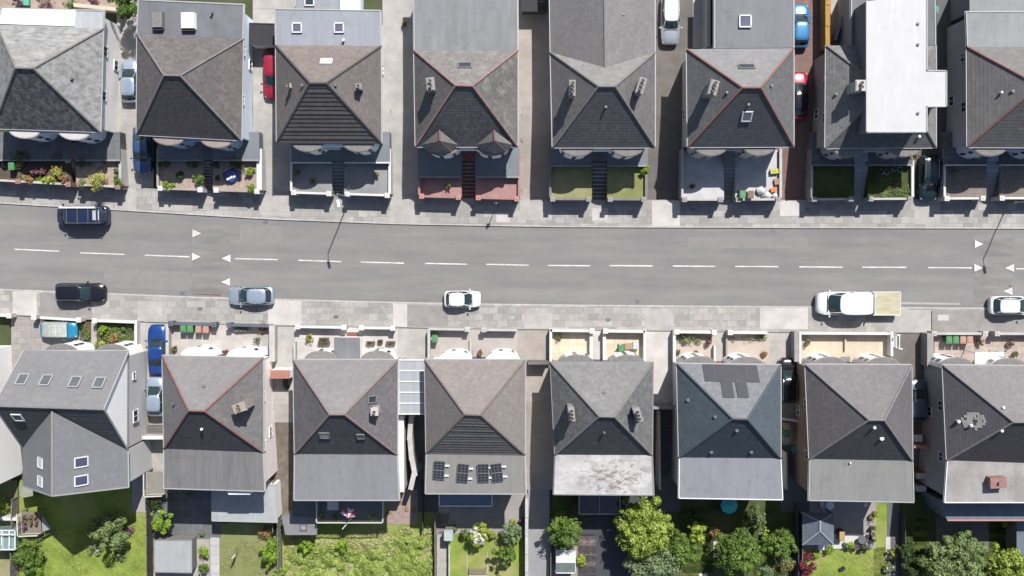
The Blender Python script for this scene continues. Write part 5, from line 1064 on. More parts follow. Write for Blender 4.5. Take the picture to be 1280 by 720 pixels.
# ================================================================== vehicles
KIND = {'hatch': dict(wb=.24, rf=.06, rr=-.36, rb=-.455, belt=.62, hood=.50, tail=.60, rw=.76), 'estate': dict(wb=.20, rf=.06, rr=-.43, rb=-.475, belt=.60, hood=.50, tail=.60, rw=.78),
        'saloon': dict(wb=.20, rf=.06, rr=-.20, rb=-.34, belt=.62, hood=.52, tail=.64, rw=.74), 'truck': dict(wb=.315, rf=.15, rr=-.47, rb=-.49, belt=.56, hood=.50, tail=.60, rw=.88), 'van': dict(wb=.37, rf=.25, rr=-.465, rb=-.49, belt=.55, hood=.46, tail=.56, rw=.86)}
def car(label, px, py, hd, L, W, Hh, pm, kind='hatch', z=0.0, roofm=None, cat='car', name='parked_car', group=None, rails=False):
    k = KIND[kind]; p = P(px, py, z + Hh * .6); root = thing(name, label, cat, (p.x, p.y, z), group)
    root['_o'] = (0, 0, 0); root.rotation_euler = (0, 0, math.radians(hd)); w_ = W / 2
    st = [(.5, .52, .80), (.492, .68, .9), (.475, .79, .92), (.44, .89, .98), (.37, .97, 1.0), (k['wb'] + .02, 1, 1.0), (.05, 1, 1), (-.2, 1, 1), (k['rb'] + .06, .99, 1), (-.455, .93, .98), (-.485, .84, .93), (-.497, .72, .9), (-.5, .60, .82)]
    hz = [(-.5, k['tail'] * .86), (-.48, k['tail'] * .96), (k['rb'] + .02, k['tail']), (-.1, k['belt']), (k['wb'], k['belt']), (.4, k['hood'] * 1.08), (.46, k['hood']), (.49, k['hood'] * .88), (.5, k['hood'] * .78)]
    mb = MB(); rows = []
    for x, wf, _ in st:
        zt = interp(x, hz) * Hh; w2 = w_ * wf; zb = .2 + .10 * (abs(x) > .48)
        pr = [(-w2 * .86, zb), (-w2 * .98, zb + .12), (-w2, zt * .62), (-w2 * .97, zt - .07), (-w2 * .88, zt - .005), (-w2 * .45, zt + .035), (0, zt + .045)]
        pr = pr + [(-y, q) for y, q in pr[-2::-1]]
        rows.append([V((x * L, y, q)) for y, q in pr])
    s0 = mb.grid(rows, 0, True); mb.cap(s0, 13); mb.cap(s0 + 13 * (len(rows) - 1), 13)
    body = mb.build('body', pm, root, smooth=38)
    def ring(x0, x1, hw, z_, n=28, e=4.2):
        c = (x0 + x1) / 2; a = (x0 - x1) / 2; out = []
        for i in range(n):
            t = 2 * math.pi * i / n; ct, sn = math.cos(t), math.sin(t)
            out.append(V((c + a * math.copysign(abs(ct) ** (2 / e), ct), hw * math.copysign(abs(sn) ** (2 / e), sn), z_)))
        return out
    bz = k['belt'] * Hh - .01; rz_ = Hh - .05
    b0 = ring(k['wb'] * L + .03, k['rb'] * L, w_ * .93, bz); b1 = ring(k['rf'] * L + .02, k['rr'] * L, w_ * k['rw'], rz_)
    mid = [lerp(a, b, .5) + V((0, 0, .04)) + V(((lerp(a, b, .5).x) * .015, lerp(a, b, .5).y * .03, 0)) for a, b in zip(b0, b1)]
    mb = MB(); s0 = mb.grid([b0, mid, b1], 0, True); mb.cap(s0 + 56, 28); mb.build('windows', CARGLASS, root, smooth=60)
    mb = MB(); r0 = [V((v.x * 1.0, v.y * 1.03, v.z - .01)) for v in b1]; c0 = V((sum(v.x for v in b1) / 28, 0, 0))
    r1 = [c0 + (V((v.x, v.y, 0)) - c0) * .93 + V((0, 0, rz_ + .035)) for v in b1]; r2 = [c0 + (V((v.x, v.y, 0)) - c0) * .6 + V((0, 0, rz_ + .06)) for v in b1]
    s0 = mb.grid([r0, r1, r2], 0, True); mb.cap(s0 + 56, 28)
    idx = [i for i in range(28) if i in (2, 3, 11, 12, 16, 17, 25, 26)]
    for i in (3, 11, 17, 25): mb.tube([b0[i] + V((0, 0, .0)), mid[i] + V((0, 0, .01)), b1[i]], .045, 5)
    for f_ in (.52,):
        for s in (-1, 1): mb.tube([V((lerp(k['wb'], k['rb'], f_) * L, s * w_ * .94, bz)), V((lerp(k['rf'], k['rr'], f_ - .08) * L, s * w_ * (k['rw'] + .02), rz_))], .04, 5)
    mb.build('roof', roofm or pm, root, smooth=45)
    for sx in (.305, -.31):
        for s in (-1, 1):
            mb = MB(); cx = sx * L; r_ = .315 if kind not in ('van', 'truck') else .34; y0 = s * (w_ - .20); y1 = s * (w_ - .005)
            mb.tube([V((cx, y0, r_)), V((cx, y1, r_))], r_, 18); wh = mb.build('wheel', RUB, root, smooth=40)
            mb = MB(); mb.tube([V((cx, y1, r_)), V((cx, y1 + s * .012, r_))], r_ * .62, 14); mb.build('rim', RIM, wh)
    for s in (-1, 1):
        mb = MB(); mb.box((k['wb'] * L - .12, s * (w_ + .09), bz + .10), (.14, .2, .13), s * -.25, taper=.8); mb.build('wing_mirror', pm, root, smooth=50)
        mb = MB(); mb.box((.445 * L, s * w_ * .70, k['hood'] * Hh * .87), (.22, .26, .12), s * -.5, taper=.85); mb.build('headlight', CLEARLENS, root)
        mb = MB(); mb.box((-.462 * L, s * w_ * .80, k['tail'] * Hh * .80), (.12, .14, .2), s * .4); mb.build('tail_light', REDLENS, root)
    mb = MB(); zc_ = k['belt'] * Hh + .03; mb.box((k['wb'] * L + .07, 0, zc_ + .012), (.09, W * .72, .03)); mb.build('scuttle_panel', BLACKP, root)
    mb = MB(); mb.box((.497 * L, 0, .34), (.05, W * .5, .12)); mb.build('grille', BLACKP, root)
    mb = MB(); mb.tube([V((k['wb'] * L + .03, -w_ * .5, bz + .06)), V((k['wb'] * L - .02, w_ * .1, bz + .1))], .012, 4); mb.tube([V((k['wb'] * L + .03, w_ * .1, bz + .06)), V((k['wb'] * L - .02, w_ * .6, bz + .1))], .012, 4); mb.build('wiper', BLACKP, root)
    if rails:
        for s in (-1, 1): mb = MB(); mb.tube([V((k['rf'] * L - .1, s * w_ * k['rw'] * .92, rz_ + .05)), V((k['rf'] * L - .25, s * w_ * k['rw'] * .92, rz_ + .11)), V((k['rr'] * L + .25, s * w_ * k['rw'] * .92, rz_ + .11)), V((k['rr'] * L + .1, s * w_ * k['rw'] * .92, rz_ + .05))], .025, 6); mb.build('roof_rail', CHROME, root)
    return root
SIL = paint('paint_silver', (.42, .46, .52), .5); SILB = paint('paint_ice', (.36, .44, .55), .45); NAVY = paint('paint_navy', (.018, .03, .075), .3); BLK = paint('paint_black', (.012, .013, .018), .2, .2); RED = paint('paint_red', (.34, .02, .05), .25)
WHT = paint('paint_white', (.68, .69, .70), 0, .35); BLU = paint('paint_blue', (.015, .06, .25), .35); LBL = paint('paint_skyblue', (.06, .24, .48), .35); GRN = paint('paint_darkgreen', (.012, .03, .035), .3); GRY = paint('paint_slate', (.14, .17, .22), .5)
car('silver blue hatchback squeezed between the two upper left houses', 161.5, 101, 90, 4.0, 1.68, 1.45, SILB, z=1.2)
car('dark navy saloon in shadow at the foot of the upper left drive', 177, 188, -90, 4.4, 1.75, 1.42, paint('paint_midblue', (.05, .09, .19), .3), 'saloon', z=.75)
car('red hatchback parked half under the eaves of the ribbed fawn house', 340.5, 92, -90, 4.6, 1.8, 1.5, RED, z=1.2)
car('silver white estate car cut by the top edge of the picture', 838.5, 24, -90, 4.6, 1.8, 1.5, SIL, 'estate', z=1.4, roofm=WHT, rails=True)
car('bright sky blue hatchback at the top of the pink drive', 1001, 32, 90, 4.0, 1.7, 1.45, LBL, z=1.35)
car('red car with black roof on the pink drive', 999.5, 119, 90, 4.4, 1.68, 1.42, RED, z=1.2, roofm=BLK)
car('very dark green car in the shaded drive right of the white lofted house', 1162, 222, -90, 4.3, 1.75, 1.5, GRN, 'estate', z=.3, rails=True)
v = car('navy van with ladder rack parked on the upper kerb', 101.5, 269.5, 180, 4.95, 1.9, 1.95, NAVY, 'van', cat='van', name='parked_van', z=.02)
rk = MB()
for s in (-.72, .72): rk.tube([V((1.2, s, 2.06)), V((-2.2, s, 2.06))], .03 if s < 0 else .03, 6)
for x in (1.0, 0, -1.0, -1.75, -2.05): rk.box((x, 0, 2.06), (.05, 1.5, .05))
rk.box((.0, -.74, 2.10), (3.4, .16, .06), m=1)
for x in (-1.4, -1.5, -1.6, -1.9): rk.box((x - .1, .0, 2.12), (.05, .9, .05), m=1)
rk.build('roof_rack', [GREYM, UPVC], v)
car('black estate car half on the lower pavement', 99.5, 366, 0, 4.75, 1.85, 1.5, BLK, 'estate', rails=True, z=.04)
car('silver blue hatchback on the lower kerb by the left speed cushions', 313.5, 370, 180, 4.3, 1.78, 1.48, paint('paint_silver2', (.40, .46, .55), .5), z=.03)
car('small white hatchback parked alone on the lower kerb', 578, 374, 0, 3.5, 1.62, 1.48, WHT, z=.03)
car('white car cut by the right edge of the picture', 1268, 382, 0, 4.5, 1.8, 1.6, WHT, 'hatch', z=.03, rails=True)
car('bright blue saloon standing on the pale lower left drive', 196, 437, 90, 4.75, 1.8, 1.42, BLU, 'saloon', z=.08)
car('pale blue hatchback nose to tail behind the bright blue saloon', 193.5, 496, 90, 3.75, 1.68, 1.45, SILB, z=.06)
car('black car with pale roof bars beside the solar roofed house', 985.5, 476, 90, 4.3, 1.8, 1.65, BLK, 'estate', z=.06, rails=True)
car('silver grey car tucked beside the eaves of the brown sided house', 1147, 501, 90, 4.1, 1.75, 1.5, GRY, z=.06)
# white truck with wooden bed
p = P(1056, 381, 1.2); tr = car('long white pickup truck with an open yellowish wooden bed', 1057.5, 379.5, 180, 5.35, 2.25, 2.25, WHT, 'truck', cat='truck', name='parked_truck', z=.0)
mb = MB(); mb.box((-3.9, 0, .72), (2.7, 2.25, .12)); 
for s in (-1, 1): mb.box((-3.9, s * 1.1, 1.0), (2.7, .06, .5))
mb.box((-5.22, 0, 1.0), (.06, 2.2, .5)); mb.box((-2.6, 0, 1.3), (.1, 2.1, 1.1)); mb.build('bed', WHT, tr)
mb = MB()
for k in range(12): mb.box((-3.9, -1.0 + k * .182, 1.2), (2.6, .17, .05))
mb.build('bed_planks', plain('yellow_planks', (.54, .51, .38), .85, .25, 1.6, col2=(.36, .32, .19), stretch=(.4, 2.5, 1)), tr)
for s in (-1, 1): mb = MB(); mb.tube([V((-4.3, s * .78, .34)), V((-4.3, s * .98, .34))], .34, 16); mb.build('wheel', RUB, tr, smooth=40)
mb = MB(); mb.box((-2.35, 0, 2.29), (.08, 1.5, .05)); mb.build('roof_bar', GREYM, tr)
# covered blue car
cv = car('old turquoise car mostly hidden under a pale grey cover', 73, 412.5, 0, 3.5, 1.6, 1.3, paint('paint_teal', (.02, .22, .38), .2), 'saloon', z=.1)
mb = MB(); rows = []
rn = random.Random(9)
for i in range(15):
    x = lerp(-1.72, .95, i / 14); t = i / 14; zt = interp(x, [(-1.72, .55), (-1.5, .95), (-.9, 1.2), (-.3, 1.42), (.4, 1.4), (.95, 1.15)])
    rows.append([V((x, y, (zt if abs(y) < .7 else .5) + rn.uniform(-.02, .02))) for y in (-.70 - .1, -.62, -.35, 0, .35, .62, .84)])
mb.grid(rows); mb.build('cover', plain('grey_cover', (.40, .41, .39), .8, .15, 3), cv, smooth=60)
mb = MB(); 
for x in (-.55, .0, .45): mb.box((x, 0, 1.46), (.03, 1.0, .02))
mb.box((0, .4, 1.46), (1.0, .03, .02)); mb.box((0, -.2, 1.46), (1.0, .03, .02)); mb.build('cover_strap', UPVC, cv)
# ================================================================== rear gardens (south)
for q_, m, n in ((rect(-60, 600, 22, 730), LAWN2, 'lawn'), (rect(24, 600, 190, 730), LAWN, 'lawn'), (rect(192, 600, 276, 674), SLATEP, 'patio'), (rect(192, 674, 262, 730), plain('sand_concrete', (.38, .35, .31), .9, .15), 'patio'), (rect(275, 654, 351, 730), LAWN2, 'lawn'),
                 (rect(353, 616, 545, 730), LAWN, 'lawn'), (rect(546, 610, 561, 730), CONC, 'path'), (rect(545, 615, 657, 668), plain('rear_patio', (.30, .28, .27), .85, .12, .7), 'patio'), (rect(562, 668, 656, 730), LAWN, 'lawn'),
                 (rect(660, 612, 687, 730), TARM if False else plain('lane_surface', (.27, .275, .29), .9, .12, 1), 'path'), (rect(689, 610, 722, 690), LAWN3, 'lawn'), (rect(722, 612, 800, 730), plain('blue_paving', (.055, .06, .072), .85, .15, .8), 'patio'), (rect(690, 668, 745, 730), plain('pink_patch', (.33, .27, .25), .9, .2, 1.5), 'patio'),
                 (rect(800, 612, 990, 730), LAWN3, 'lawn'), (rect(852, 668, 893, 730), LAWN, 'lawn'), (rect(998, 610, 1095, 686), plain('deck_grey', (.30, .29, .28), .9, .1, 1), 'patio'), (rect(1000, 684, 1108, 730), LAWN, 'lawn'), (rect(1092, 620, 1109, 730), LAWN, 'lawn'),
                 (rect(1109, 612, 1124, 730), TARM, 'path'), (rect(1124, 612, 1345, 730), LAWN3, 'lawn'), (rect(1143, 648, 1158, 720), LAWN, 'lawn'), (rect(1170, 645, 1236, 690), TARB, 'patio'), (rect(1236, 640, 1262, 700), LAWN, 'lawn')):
    patch(n, q_, m, .06 if n != 'lawn' else .03)
patch('path', rect(262.5, 672, 274.5, 730), slabs('white_path_slabs', (.50, .485, .47), (.44, .43, .415), (.2, .2, .2), 1.2, .95, 0), .1)
patch('path', rect(1107, 671, 1113, 700), CONC2, .09); patch('patio', rect(1040, 667, 1088, 686), plain('pale_deck', (.56, .52, .50), .85, .08, 2, stretch=(1, 6, 1)), .2)
for i, (x, y) in enumerate(((894, 679), (894, 686), (894, 694), (882, 719), (876, 719))):
    mb = MB(); p = PG(x, y, .08); mb.box(p, (.38, .38, .06)); tag(mb.build('stepping_stone', CONC2), ('topmost stepping stone beside the narrow lawn', 'second stepping stone from the top beside the narrow lawn', 'third stepping stone from the top beside the narrow lawn', 'right one of two stepping stones at the bottom edge', 'left one of two stepping stones at the bottom edge')[i], 'stepping stone', 'stepping stones along the lawn')
# tufts so that lawns have real grass
def fence(label, pts, h, m, th=.06, posts=True, cat='fence', group='garden fences between the rear gardens', name='garden_fence', ph=.1, zoff=0):
    w_ = [PG(x, y) for x, y in pts]; c = sum(w_, V((0, 0, 0))) / len(w_); root = thing(name, label, cat, c, group); mb = MB()
    for s, t in zip(w_, w_[1:]):
        L = (t - s).length; n = max(1, round(L / 1.8)); u = (t - s).normalized(); a = math.atan2(u.y, u.x)
        for k in range(n):
            a0, a1 = lerp(s, t, k / n), lerp(s, t, (k + 1) / n); mid = (a0 + a1) / 2; l = (a1 - a0).length
            for j in range(9):
                if th < .1: q_ = lerp(a0, a1, (j + .5) / 9); mb.box((q_.x, q_.y, mid.z + h / 2 + (.01 if j % 2 else 0)), (l / 9 * .94, .02 + .012 * (j % 2), h), a)
            mb.box((mid.x, mid.y, mid.z + h + .02), (l, th, .05), a); mb.box((mid.x, mid.y, mid.z + h * .3), (l, .05, .08), a)
            if th >= .1: mb.box((mid.x, mid.y, mid.z + h / 2 - .1), (l, th * .8, h), a)
            if posts: g = MB(); g.box((a0.x, a0.y, a0.z + h / 2), (.1, .1, h + ph * 2), a); g.build('post', m, root)
    mb.build('panel', m, root); return root
WOODG = plain('grey_wood', (.24, .22, .20), .9, .2, 2); WOODO = plain('orange_wood', (.40, .22, .06), .8, .15, 2); WOODD = plain('dark_fence', (.08, .07, .07), .85, .2)
fence('weathered fence left of the big left lawn', [(24, 620), (21, 730)], 1.5, WOODG); fence('dark fence right of the big left lawn', [(190, 618), (191, 730)], 1.6, WOODD); fence('grey fence left of the bramble garden', [(351, 640), (352, 730)], 1.6, WOODG)
fence('fence along the left side of the narrow concrete path', [(545, 640), (545.5, 730)], 1.6, WOODG); fence('pale low fence along the right side of the narrow concrete path', [(562, 674), (562, 730)], 1.0, WALLW)
fence('thick pale wall like fence left of the rear lane', [(658, 617), (658, 730)], 2.0, CONCW, .3, False); fence('dark fence on the right of the rear lane', [(688, 665), (688, 730)], 1.3, WOODG)
fence('pale topped fence, left of the pair beside the gazebo', [(992, 628), (993, 730)], 1.6, WOODD); fence('pale topped fence, right of the pair beside the gazebo', [(998, 640), (998, 730)], 1.5, WOODG)
fence('dark fence right of the shaded path in the lower right', [(1125, 640), (1125, 730)], 1.4, WOODD); fence('orange wooden fence at the top of the pink drive', [(1027, 64), (1027, -40)], 2.0, WOODO, .5)
fence('dark lane fence below the carport passage', [(528, 600), (530, 660)], 1.4, WOODD)
fence('slatted timber fence in the passage right of the pink walled extension', [(346, 598), (346, 660)], 1.8, WOOD)
# small structures
def flatbuilding(name, label, cat, q_, z, zb, m, wm, parent=None, trim=None, over=.12, seams=0):
    w_ = [P(x, y, z) for x, y in q_]; c = sum(w_, V((0, 0, 0))) / 4
    if parent is None: root = thing(name, label, cat, (c.x, c.y, zb)); tgt = root
    else:
        tgt = bpy.data.objects.new(name, None)
        root = parent; tgt = None
    inner = [c + (p - c) * .94 for p in w_]
    mb = MB(); mb.prism([p.xy for p in inner], zb - .2, z - .1); wo = mb.build('wall' if parent is None else name, wm, root)
    mb = MB(); mb.prism([p.xy for p in w_], z - .1, z)
    for k in range(seams):
        a = lerp(w_[0], w_[1], (k + 1) / (seams + 1)); b = lerp(w_[3], w_[2], (k + 1) / (seams + 1)); d = b - a; mb.box((a + b) / 2 + V((0, 0, .015)), (d.length, .05, .03), math.atan2(d.y, d.x))
    ro = mb.build('roof' if parent is None else 'extension_roof', m, root if parent is None else wo)
    mb = MB()
    for s, t in zip(w_, w_[1:] + w_[:1]): d = t - s; mb.box((s + t) / 2 + V((0, 0, .02)), (d.length, .08, .07), math.atan2(d.y, d.x))
    mb.build('edge_trim', trim or m, ro); return root, wo
def pframe(z): return (V((0, 0, z)), V((0, 0, 1)), V((1, 0, 0)), V((0, 1, 0)))
LG = plain('light_felt', (.33, .35, .355), .8, .06, .8)
flatbuilding('rear_extension', '', '', [(265, 606), (345, 606), (347, 653), (265, 651)], .9, -2.2, LG, WHITE, HOUSES[8], GUT, seams=0)
flatbuilding('garden_shed', 'large pale grey flat roofed shed in the garden of the red ridged house', 'shed', [(193, 675), (240, 675), (240, 716), (193, 715)], -.2, -2.1, plain('shed_roof', (.32, .335, .34), .8, .05, .8), WOODG, trim=GUTD)
r_, _ = flatbuilding('garden_shed', 'small grey shed with a roof hatch beside the balcony', 'shed', [(353, 644), (394, 643.5), (396, 668), (357, 668)], .4, -2.0, plain('shed_roof2', (.19, .19, .2), .8, .05), WOODG, trim=GUTD)
skylight(r_, 379.5, 659, pframe(.4), .55, .55, fm=GREYM, gm=plain('hatch', (.25, .25, .26), .6, .1))
flatbuilding('lean_to', '', '', [(366, 622), (397, 622), (397, 645), (366, 645)], .9, -2, plain('dark_felt', (.10, .105, .115), .8, .1), WHITE, HOUSES[9])
flatbuilding('garden_store', 'tiny pale green roofed store at the top of the narrow path', 'shed', [(555.5, 662.5), (566, 662.5), (566, 675.5), (555.5, 675.5)], -.3, -2.1, plain('mint_roof', (.36, .43, .40), .6, .08), WOODG)
# conservatories (glass)
def conserv(name, label, cat, q_, z, zb, n, fm, gm, parent=None):
    w_ = [P(x, y, z) for x, y in q_]; c = sum(w_, V((0, 0, 0))) / 4; root = parent or thing(name, label, cat, (c.x, c.y, zb))
    mb = MB(); mb.prism([(c + (p - c) * .97).xy for p in w_], zb, z - .06); g = mb.build('glazing' if not parent else 'conservatory', gm, root)
    mb = MB()
    for s, t in zip(w_, w_[1:] + w_[:1]): d = t - s; mb.box((s + t) / 2, (d.length + .08, .09, .12), math.atan2(d.y, d.x))
    for k in range(n): a, b = lerp(w_[0], w_[1], (k + 1) / (n + 1)), lerp(w_[3], w_[2], (k + 1) / (n + 1)); d = b - a; mb.box((a + b) / 2 - V((0, 0, .02)), (d.length, .05, .08), math.atan2(d.y, d.x))
    for p in w_: mb.box((p.x, p.y, (z + zb) / 2), (.09, .09, z - zb))
    mb.build('frame', fm, g if parent else root); return root, g
TG = glassy('tinted_glass', (.06, .09, .13), .1); DGL = glassy('dark_roof_glass', (.035, .035, .045), .15)
conserv('', '', '', [(549, 612), (615, 612), (615, 632.5), (549, 632.5)], .9, -2, 0, UPVC, plain('blue_poly_roof', (.13, .17, .23), .5, .1, 1), HOUSES[10])
_, g_ = conserv('', '', '', [(724, 614), (775, 614), (775, 642.5), (724, 642.5)], .9, -2, 1, GUT, DGL, HOUSES[11])
gh, _ = conserv('greenhouse', 'small glass greenhouse with white ridge beside the rear lane', 'greenhouse', [(695, 688), (719, 688), (719, 716), (695, 716)], -.2, -2.1, 2, UPVC, plain('greenhouse_glass', (.20, .24, .22), .15, .2, 2))
mb = MB(); a, b = P(695, 703, .25), P(719, 703, .25); e = [P(x, y, -.15) for x, y in ((695, 688), (719, 688), (719, 716), (695, 716))]
mb.face([e[0], e[1], b, a]); mb.face([e[3], e[2], b, a], 1); mb.build('roof_glass', [plain('greenhouse_glass_lit', (.45, .46, .46), .2, .15, 2), plain('greenhouse_glass', (.2, .24, .22))], gh); mb = MB(); mb.tube([a, b], .04, 6); mb.build('ridge_bar', UPVC, gh)  # sunward roof pane painted paler, its light put into the colour
gh2, _ = conserv('greenhouse', 'white framed greenhouse with open vents at the lower left edge', 'greenhouse', [(-12, 663), (19, 663), (19, 687), (-12, 687)], .0, -2.1, 3, UPVC, glassy('pale_green_glass', (.18, .26, .25), .2))
mb = MB(); a, b = P(-12, 668, .5), P(17, 668, .5)
for x in (-8, 2, 12): s, t = P(x, 664, .3), P(x, 682, .1); mb.box((s + t) / 2, (.08, (s - t).length, .06))
mb.box((a + b) / 2, ((a - b).length, .1, .06)); mb.build('vent_frame', UPVC, gh2)
wall('white topped rear wall above the lower left greenhouse', [(-20, 648), (20, 649)], -.6, .25, WALLW, (), -2.2)
# decks and balconies
def deckobj(name, label, cat, q_, z, zb, fm, rm, parent=None, rh=1.0, sides=(0, 1, 2, 3)):
    w_ = [P(x, y, z) for x, y in q_]; c = sum(w_, V((0, 0, 0))) / 4; root = thing(name, label, cat, (c.x, c.y, zb)) if parent is None else parent
    mb = MB(); d = (w_[1] - w_[0]); n = max(3, int(d.length / .15)); 
    for k in range(n): mb.face([lerp(w_[0], w_[1], (k + .05) / n), lerp(w_[0], w_[1], (k + .95) / n), lerp(w_[3], w_[2], (k + .95) / n), lerp(w_[3], w_[2], (k + .05) / n)])
    mb.prism([p.xy for p in w_], z - .15, z - .02); fl = mb.build('floor' if parent is None else name, fm, root); tgt = root if parent is None else fl
    mb = MB()
    for i in sides:
        s, t = w_[i], w_[(i + 1) % 4]; d = t - s; a = math.atan2(d.y, d.x); mb.box((s + t) / 2 + V((0, 0, rh)), (d.length + .08, .1, .06), a); mb.box((s + t) / 2 + V((0, 0, .12)), (d.length, .05, .05), a)
        for k in range(int(d.length / .16) + 1): p = lerp(s, t, min(1, k * .16 / d.length)); mb.box((p.x, p.y, z + rh / 2), (.03, .03, rh))
    mb.build('railing', rm, tgt)
    mb = MB()
    for p in w_: mb = MB(); mb.box((p.x, p.y, (z + zb) / 2 - .1), (.12, .12, z - zb)); mb.build('post', WOODG, tgt)
    return root
deckobj('balcony', '', '', [(398, 622), (480, 622), (480, 650), (398, 650)], .6, -2, plain('balcony_floor', (.16, .165, .18), .8, .1), plain('cream_rail', (.55, .54, .47), .6, .05), HOUSES[9], sides=(1, 2, 3))
deckobj('balcony', '', '', [(184, 590), (205, 590), (206, 617), (184, 618)], .0, -2, plain('pale_boards', (.24, .22, .19), .85, .15), plain('cream_rail', (.55, .54, .47)), HOUSES[8], sides=(2, 3))
deckobj('garden_deck', 'cluttered timber deck with many pots beside the gabled house', 'deck', [(27, 640), (50, 640), (52, 666), (28, 667)], -.6, -2, plain('deck_boards', (.22, .18, .15), .9, .2), plain('cream_rail', (.55, .54, .47)), sides=(2, 3))
rn = random.Random(2)
for i in range(7): pot('small pot of %s leaves, %s on the timber deck' % (('plum', 'olive', 'rust')[i % 3], ('top left', 'top middle', 'top right', 'middle left', 'centre', 'middle right', 'bottom left')[i]), 30 + (i % 3) * 7 + rn.uniform(-1, 1), 646 + (i // 3) * 6.5, -.6, .2, ('plum', 'olive', 'rust')[i % 3], (POT, POTG)[i % 2], group='pots on the timber deck', flowers='pink' if i % 2 else None)
mb = MB(); mb.prism([P(52, 644, -.6).xy, P(64, 661, -.6).xy, P(53, 665, -.6).xy], -.75, -.6); struct('deck_ramp', mb, plain('green_felt', (.24, .28, .25), .9, .1))
mb = MB(); a, b = PG(45, 676, .6), PG(66, 664, .7); mb.tube([a, b], .05, 6); 
for t in (0, .5, 1): p = lerp(a, b, t); mb.tube([p, p - V((0, 0, .7))], .04, 6)
tag(mb.build('handrail', WOODG), 'sloping wooden handrail below the timber deck', 'handrail')
flatbuilding('lean_to', 'small mossy lean to roof beside the rear wing of the gabled house', 'lean to', [(24, 608), (40, 606), (42, 619), (26, 622)], .3, -2, plain('mossy_roof', (.28, .30, .22), .85, .2, 2), WOODG)
# folded parasol on balcony
ps = thing('parasol', 'half folded red and white parasol on the balcony', 'parasol', P(437, 640, 2.0)); c = P(436, 641, 2.4); ps['_o'] = tuple(c); ps.location = c
mb = MB(); Mx = Matrix.Rotation(math.radians(38), 3, 'X'); n = 8
for k in range(n):
    a0, a1 = 2 * math.pi * k / n, 2 * math.pi * (k + 1) / n; am = (a0 + a1) / 2
    f_ = lambda a, r, z: c + Mx @ V((r * math.cos(a), r * math.sin(a), z))
    top = f_(0, 0, .55); mb.face([top, f_(a0, .85, 0), f_(am, .55, .05)], (0, 1, 0, 1, 2, 1, 0, 1)[k]); mb.face([top, f_(am, .55, .05), f_(a1, .85, 0)], (0, 1, 0, 1, 2, 1, 0, 1)[k])
mb.build('canopy', [plain('red_cloth', (.5, .05, .1), .8, .1), plain('white_cloth', (.68, .66, .68), .8, .08), plain('blue_cloth', (.08, .1, .3), .8, .1)], ps)
mb = MB(); mb.tube([c + Mx @ V((0, 0, .6)), c + V((0, -.2, -1.7))], .03, 8); mb.build('pole', UPVC, ps)
mb = MB(); a, b = P(439, 648, 1.65), P(428, 661.5, 1.2); mb.tube([a, b], .05, 8); tag(mb.build('flag_pole', UPVC), 'white pole leaning out over the balcony rail', 'pole')
box_obj('garden_table', 'small square white table on the balcony', 'table', 416, 632, .6, (1.0, .8, .7), plain('lattice_white', (.5, .51, .53), .6, .1)); 
pot('lime plant at the balcony rail', 466.5, 645, .6, .25, 'lime', lr=1.7); pot('trailing green plant at the left of the balcony', 403, 645, .6, .25, 'olive', lr=1.6); pot('dark green potted plant at the balcony rail beside the parasol', 420, 645, .6, .22, 'mid', lr=1.6)
# teal parasol
def parasol(label, px, py, z, r_, m, zb):
    c = P(px, py, z); root = thing('parasol', label, 'parasol', (c.x, c.y, zb)); mb = MB()
    for k in range(8):
        a0, a1 = k * math.pi / 4, (k + 1) * math.pi / 4; mb.face([c + V((0, 0, .45)), c + V((r_ * math.cos(a0), r_ * math.sin(a0), 0)), c + V((r_ * math.cos((a0 + a1) / 2) * .93, r_ * math.sin((a0 + a1) / 2) * .93, .05)), c + V((r_ * math.cos(a1), r_ * math.sin(a1), 0))])
    mb.build('canopy', m, root); mb = MB(); mb.tube([(c.x, c.y, zb), c + V((0, 0, .5))], .03, 8); mb.build('pole', UPVC, root)
parasol('round teal parasol in the shade behind the lilac flat roof', 911.5, 631.5, .3, .85, plain('teal_cloth', (.06, .42, .42), .8, .1), -2)
# gazebo
gz_ = thing('gazebo', 'dark hip roofed gazebo on the grey deck behind the brown sided house', 'gazebo', PG(1022, 660)); zt, zp = .4, 1.3
q4 = [P(x, y, zt) for x, y in ((1003, 681), (1042, 681), (1042, 641), (1003, 641))]; r1, r2 = P(1025, 664, zp), P(1025, 652, zp); mb = MB()
gt = tiles('gazebo_felt', (.13, .15, .185), .1, .5, .4, amt=.1)  # felt colour darkened to carry the shadow over the gazebo
slope(mb, q4[0], q4[1], r1, r1, 0, .35, .02); slope(mb, q4[1], q4[2], r2, r1, 0, .35, .02); slope(mb, q4[2], q4[3], r2, r2, 0, .35, .02); slope(mb, q4[3], q4[0], r1, r2, 0, .35, .02); mb.face(q4)
g1 = mb.build('roof', gt, gz_); mb = MB()
for s, t in ((r1, r2), (q4[0], r1), (q4[1], r1), (q4[2], r2), (q4[3], r2)): mb.tube([s + V((0, 0, .03)), t + V((0, 0, .03))], .07 if s != r1 else .11, 6)
mb.build('ridge_trim', plain('gazebo_trim', (.3, .32, .36), .7, .1), g1)
for p in q4: mb = MB(); p = lerp(p, (q4[0] + q4[2]) / 2, .1); mb.box((p.x, p.y, (zt - 2.1) / 2), (.14, .14, zt + 2.1)); mb.build('post', WOODG, gz_)
box_obj('planter_box', 'white cube planter at the lower edge of the gazebo', 'planter', 1026.5, 683.5, -2, (.55, .55, .6), UPVC)
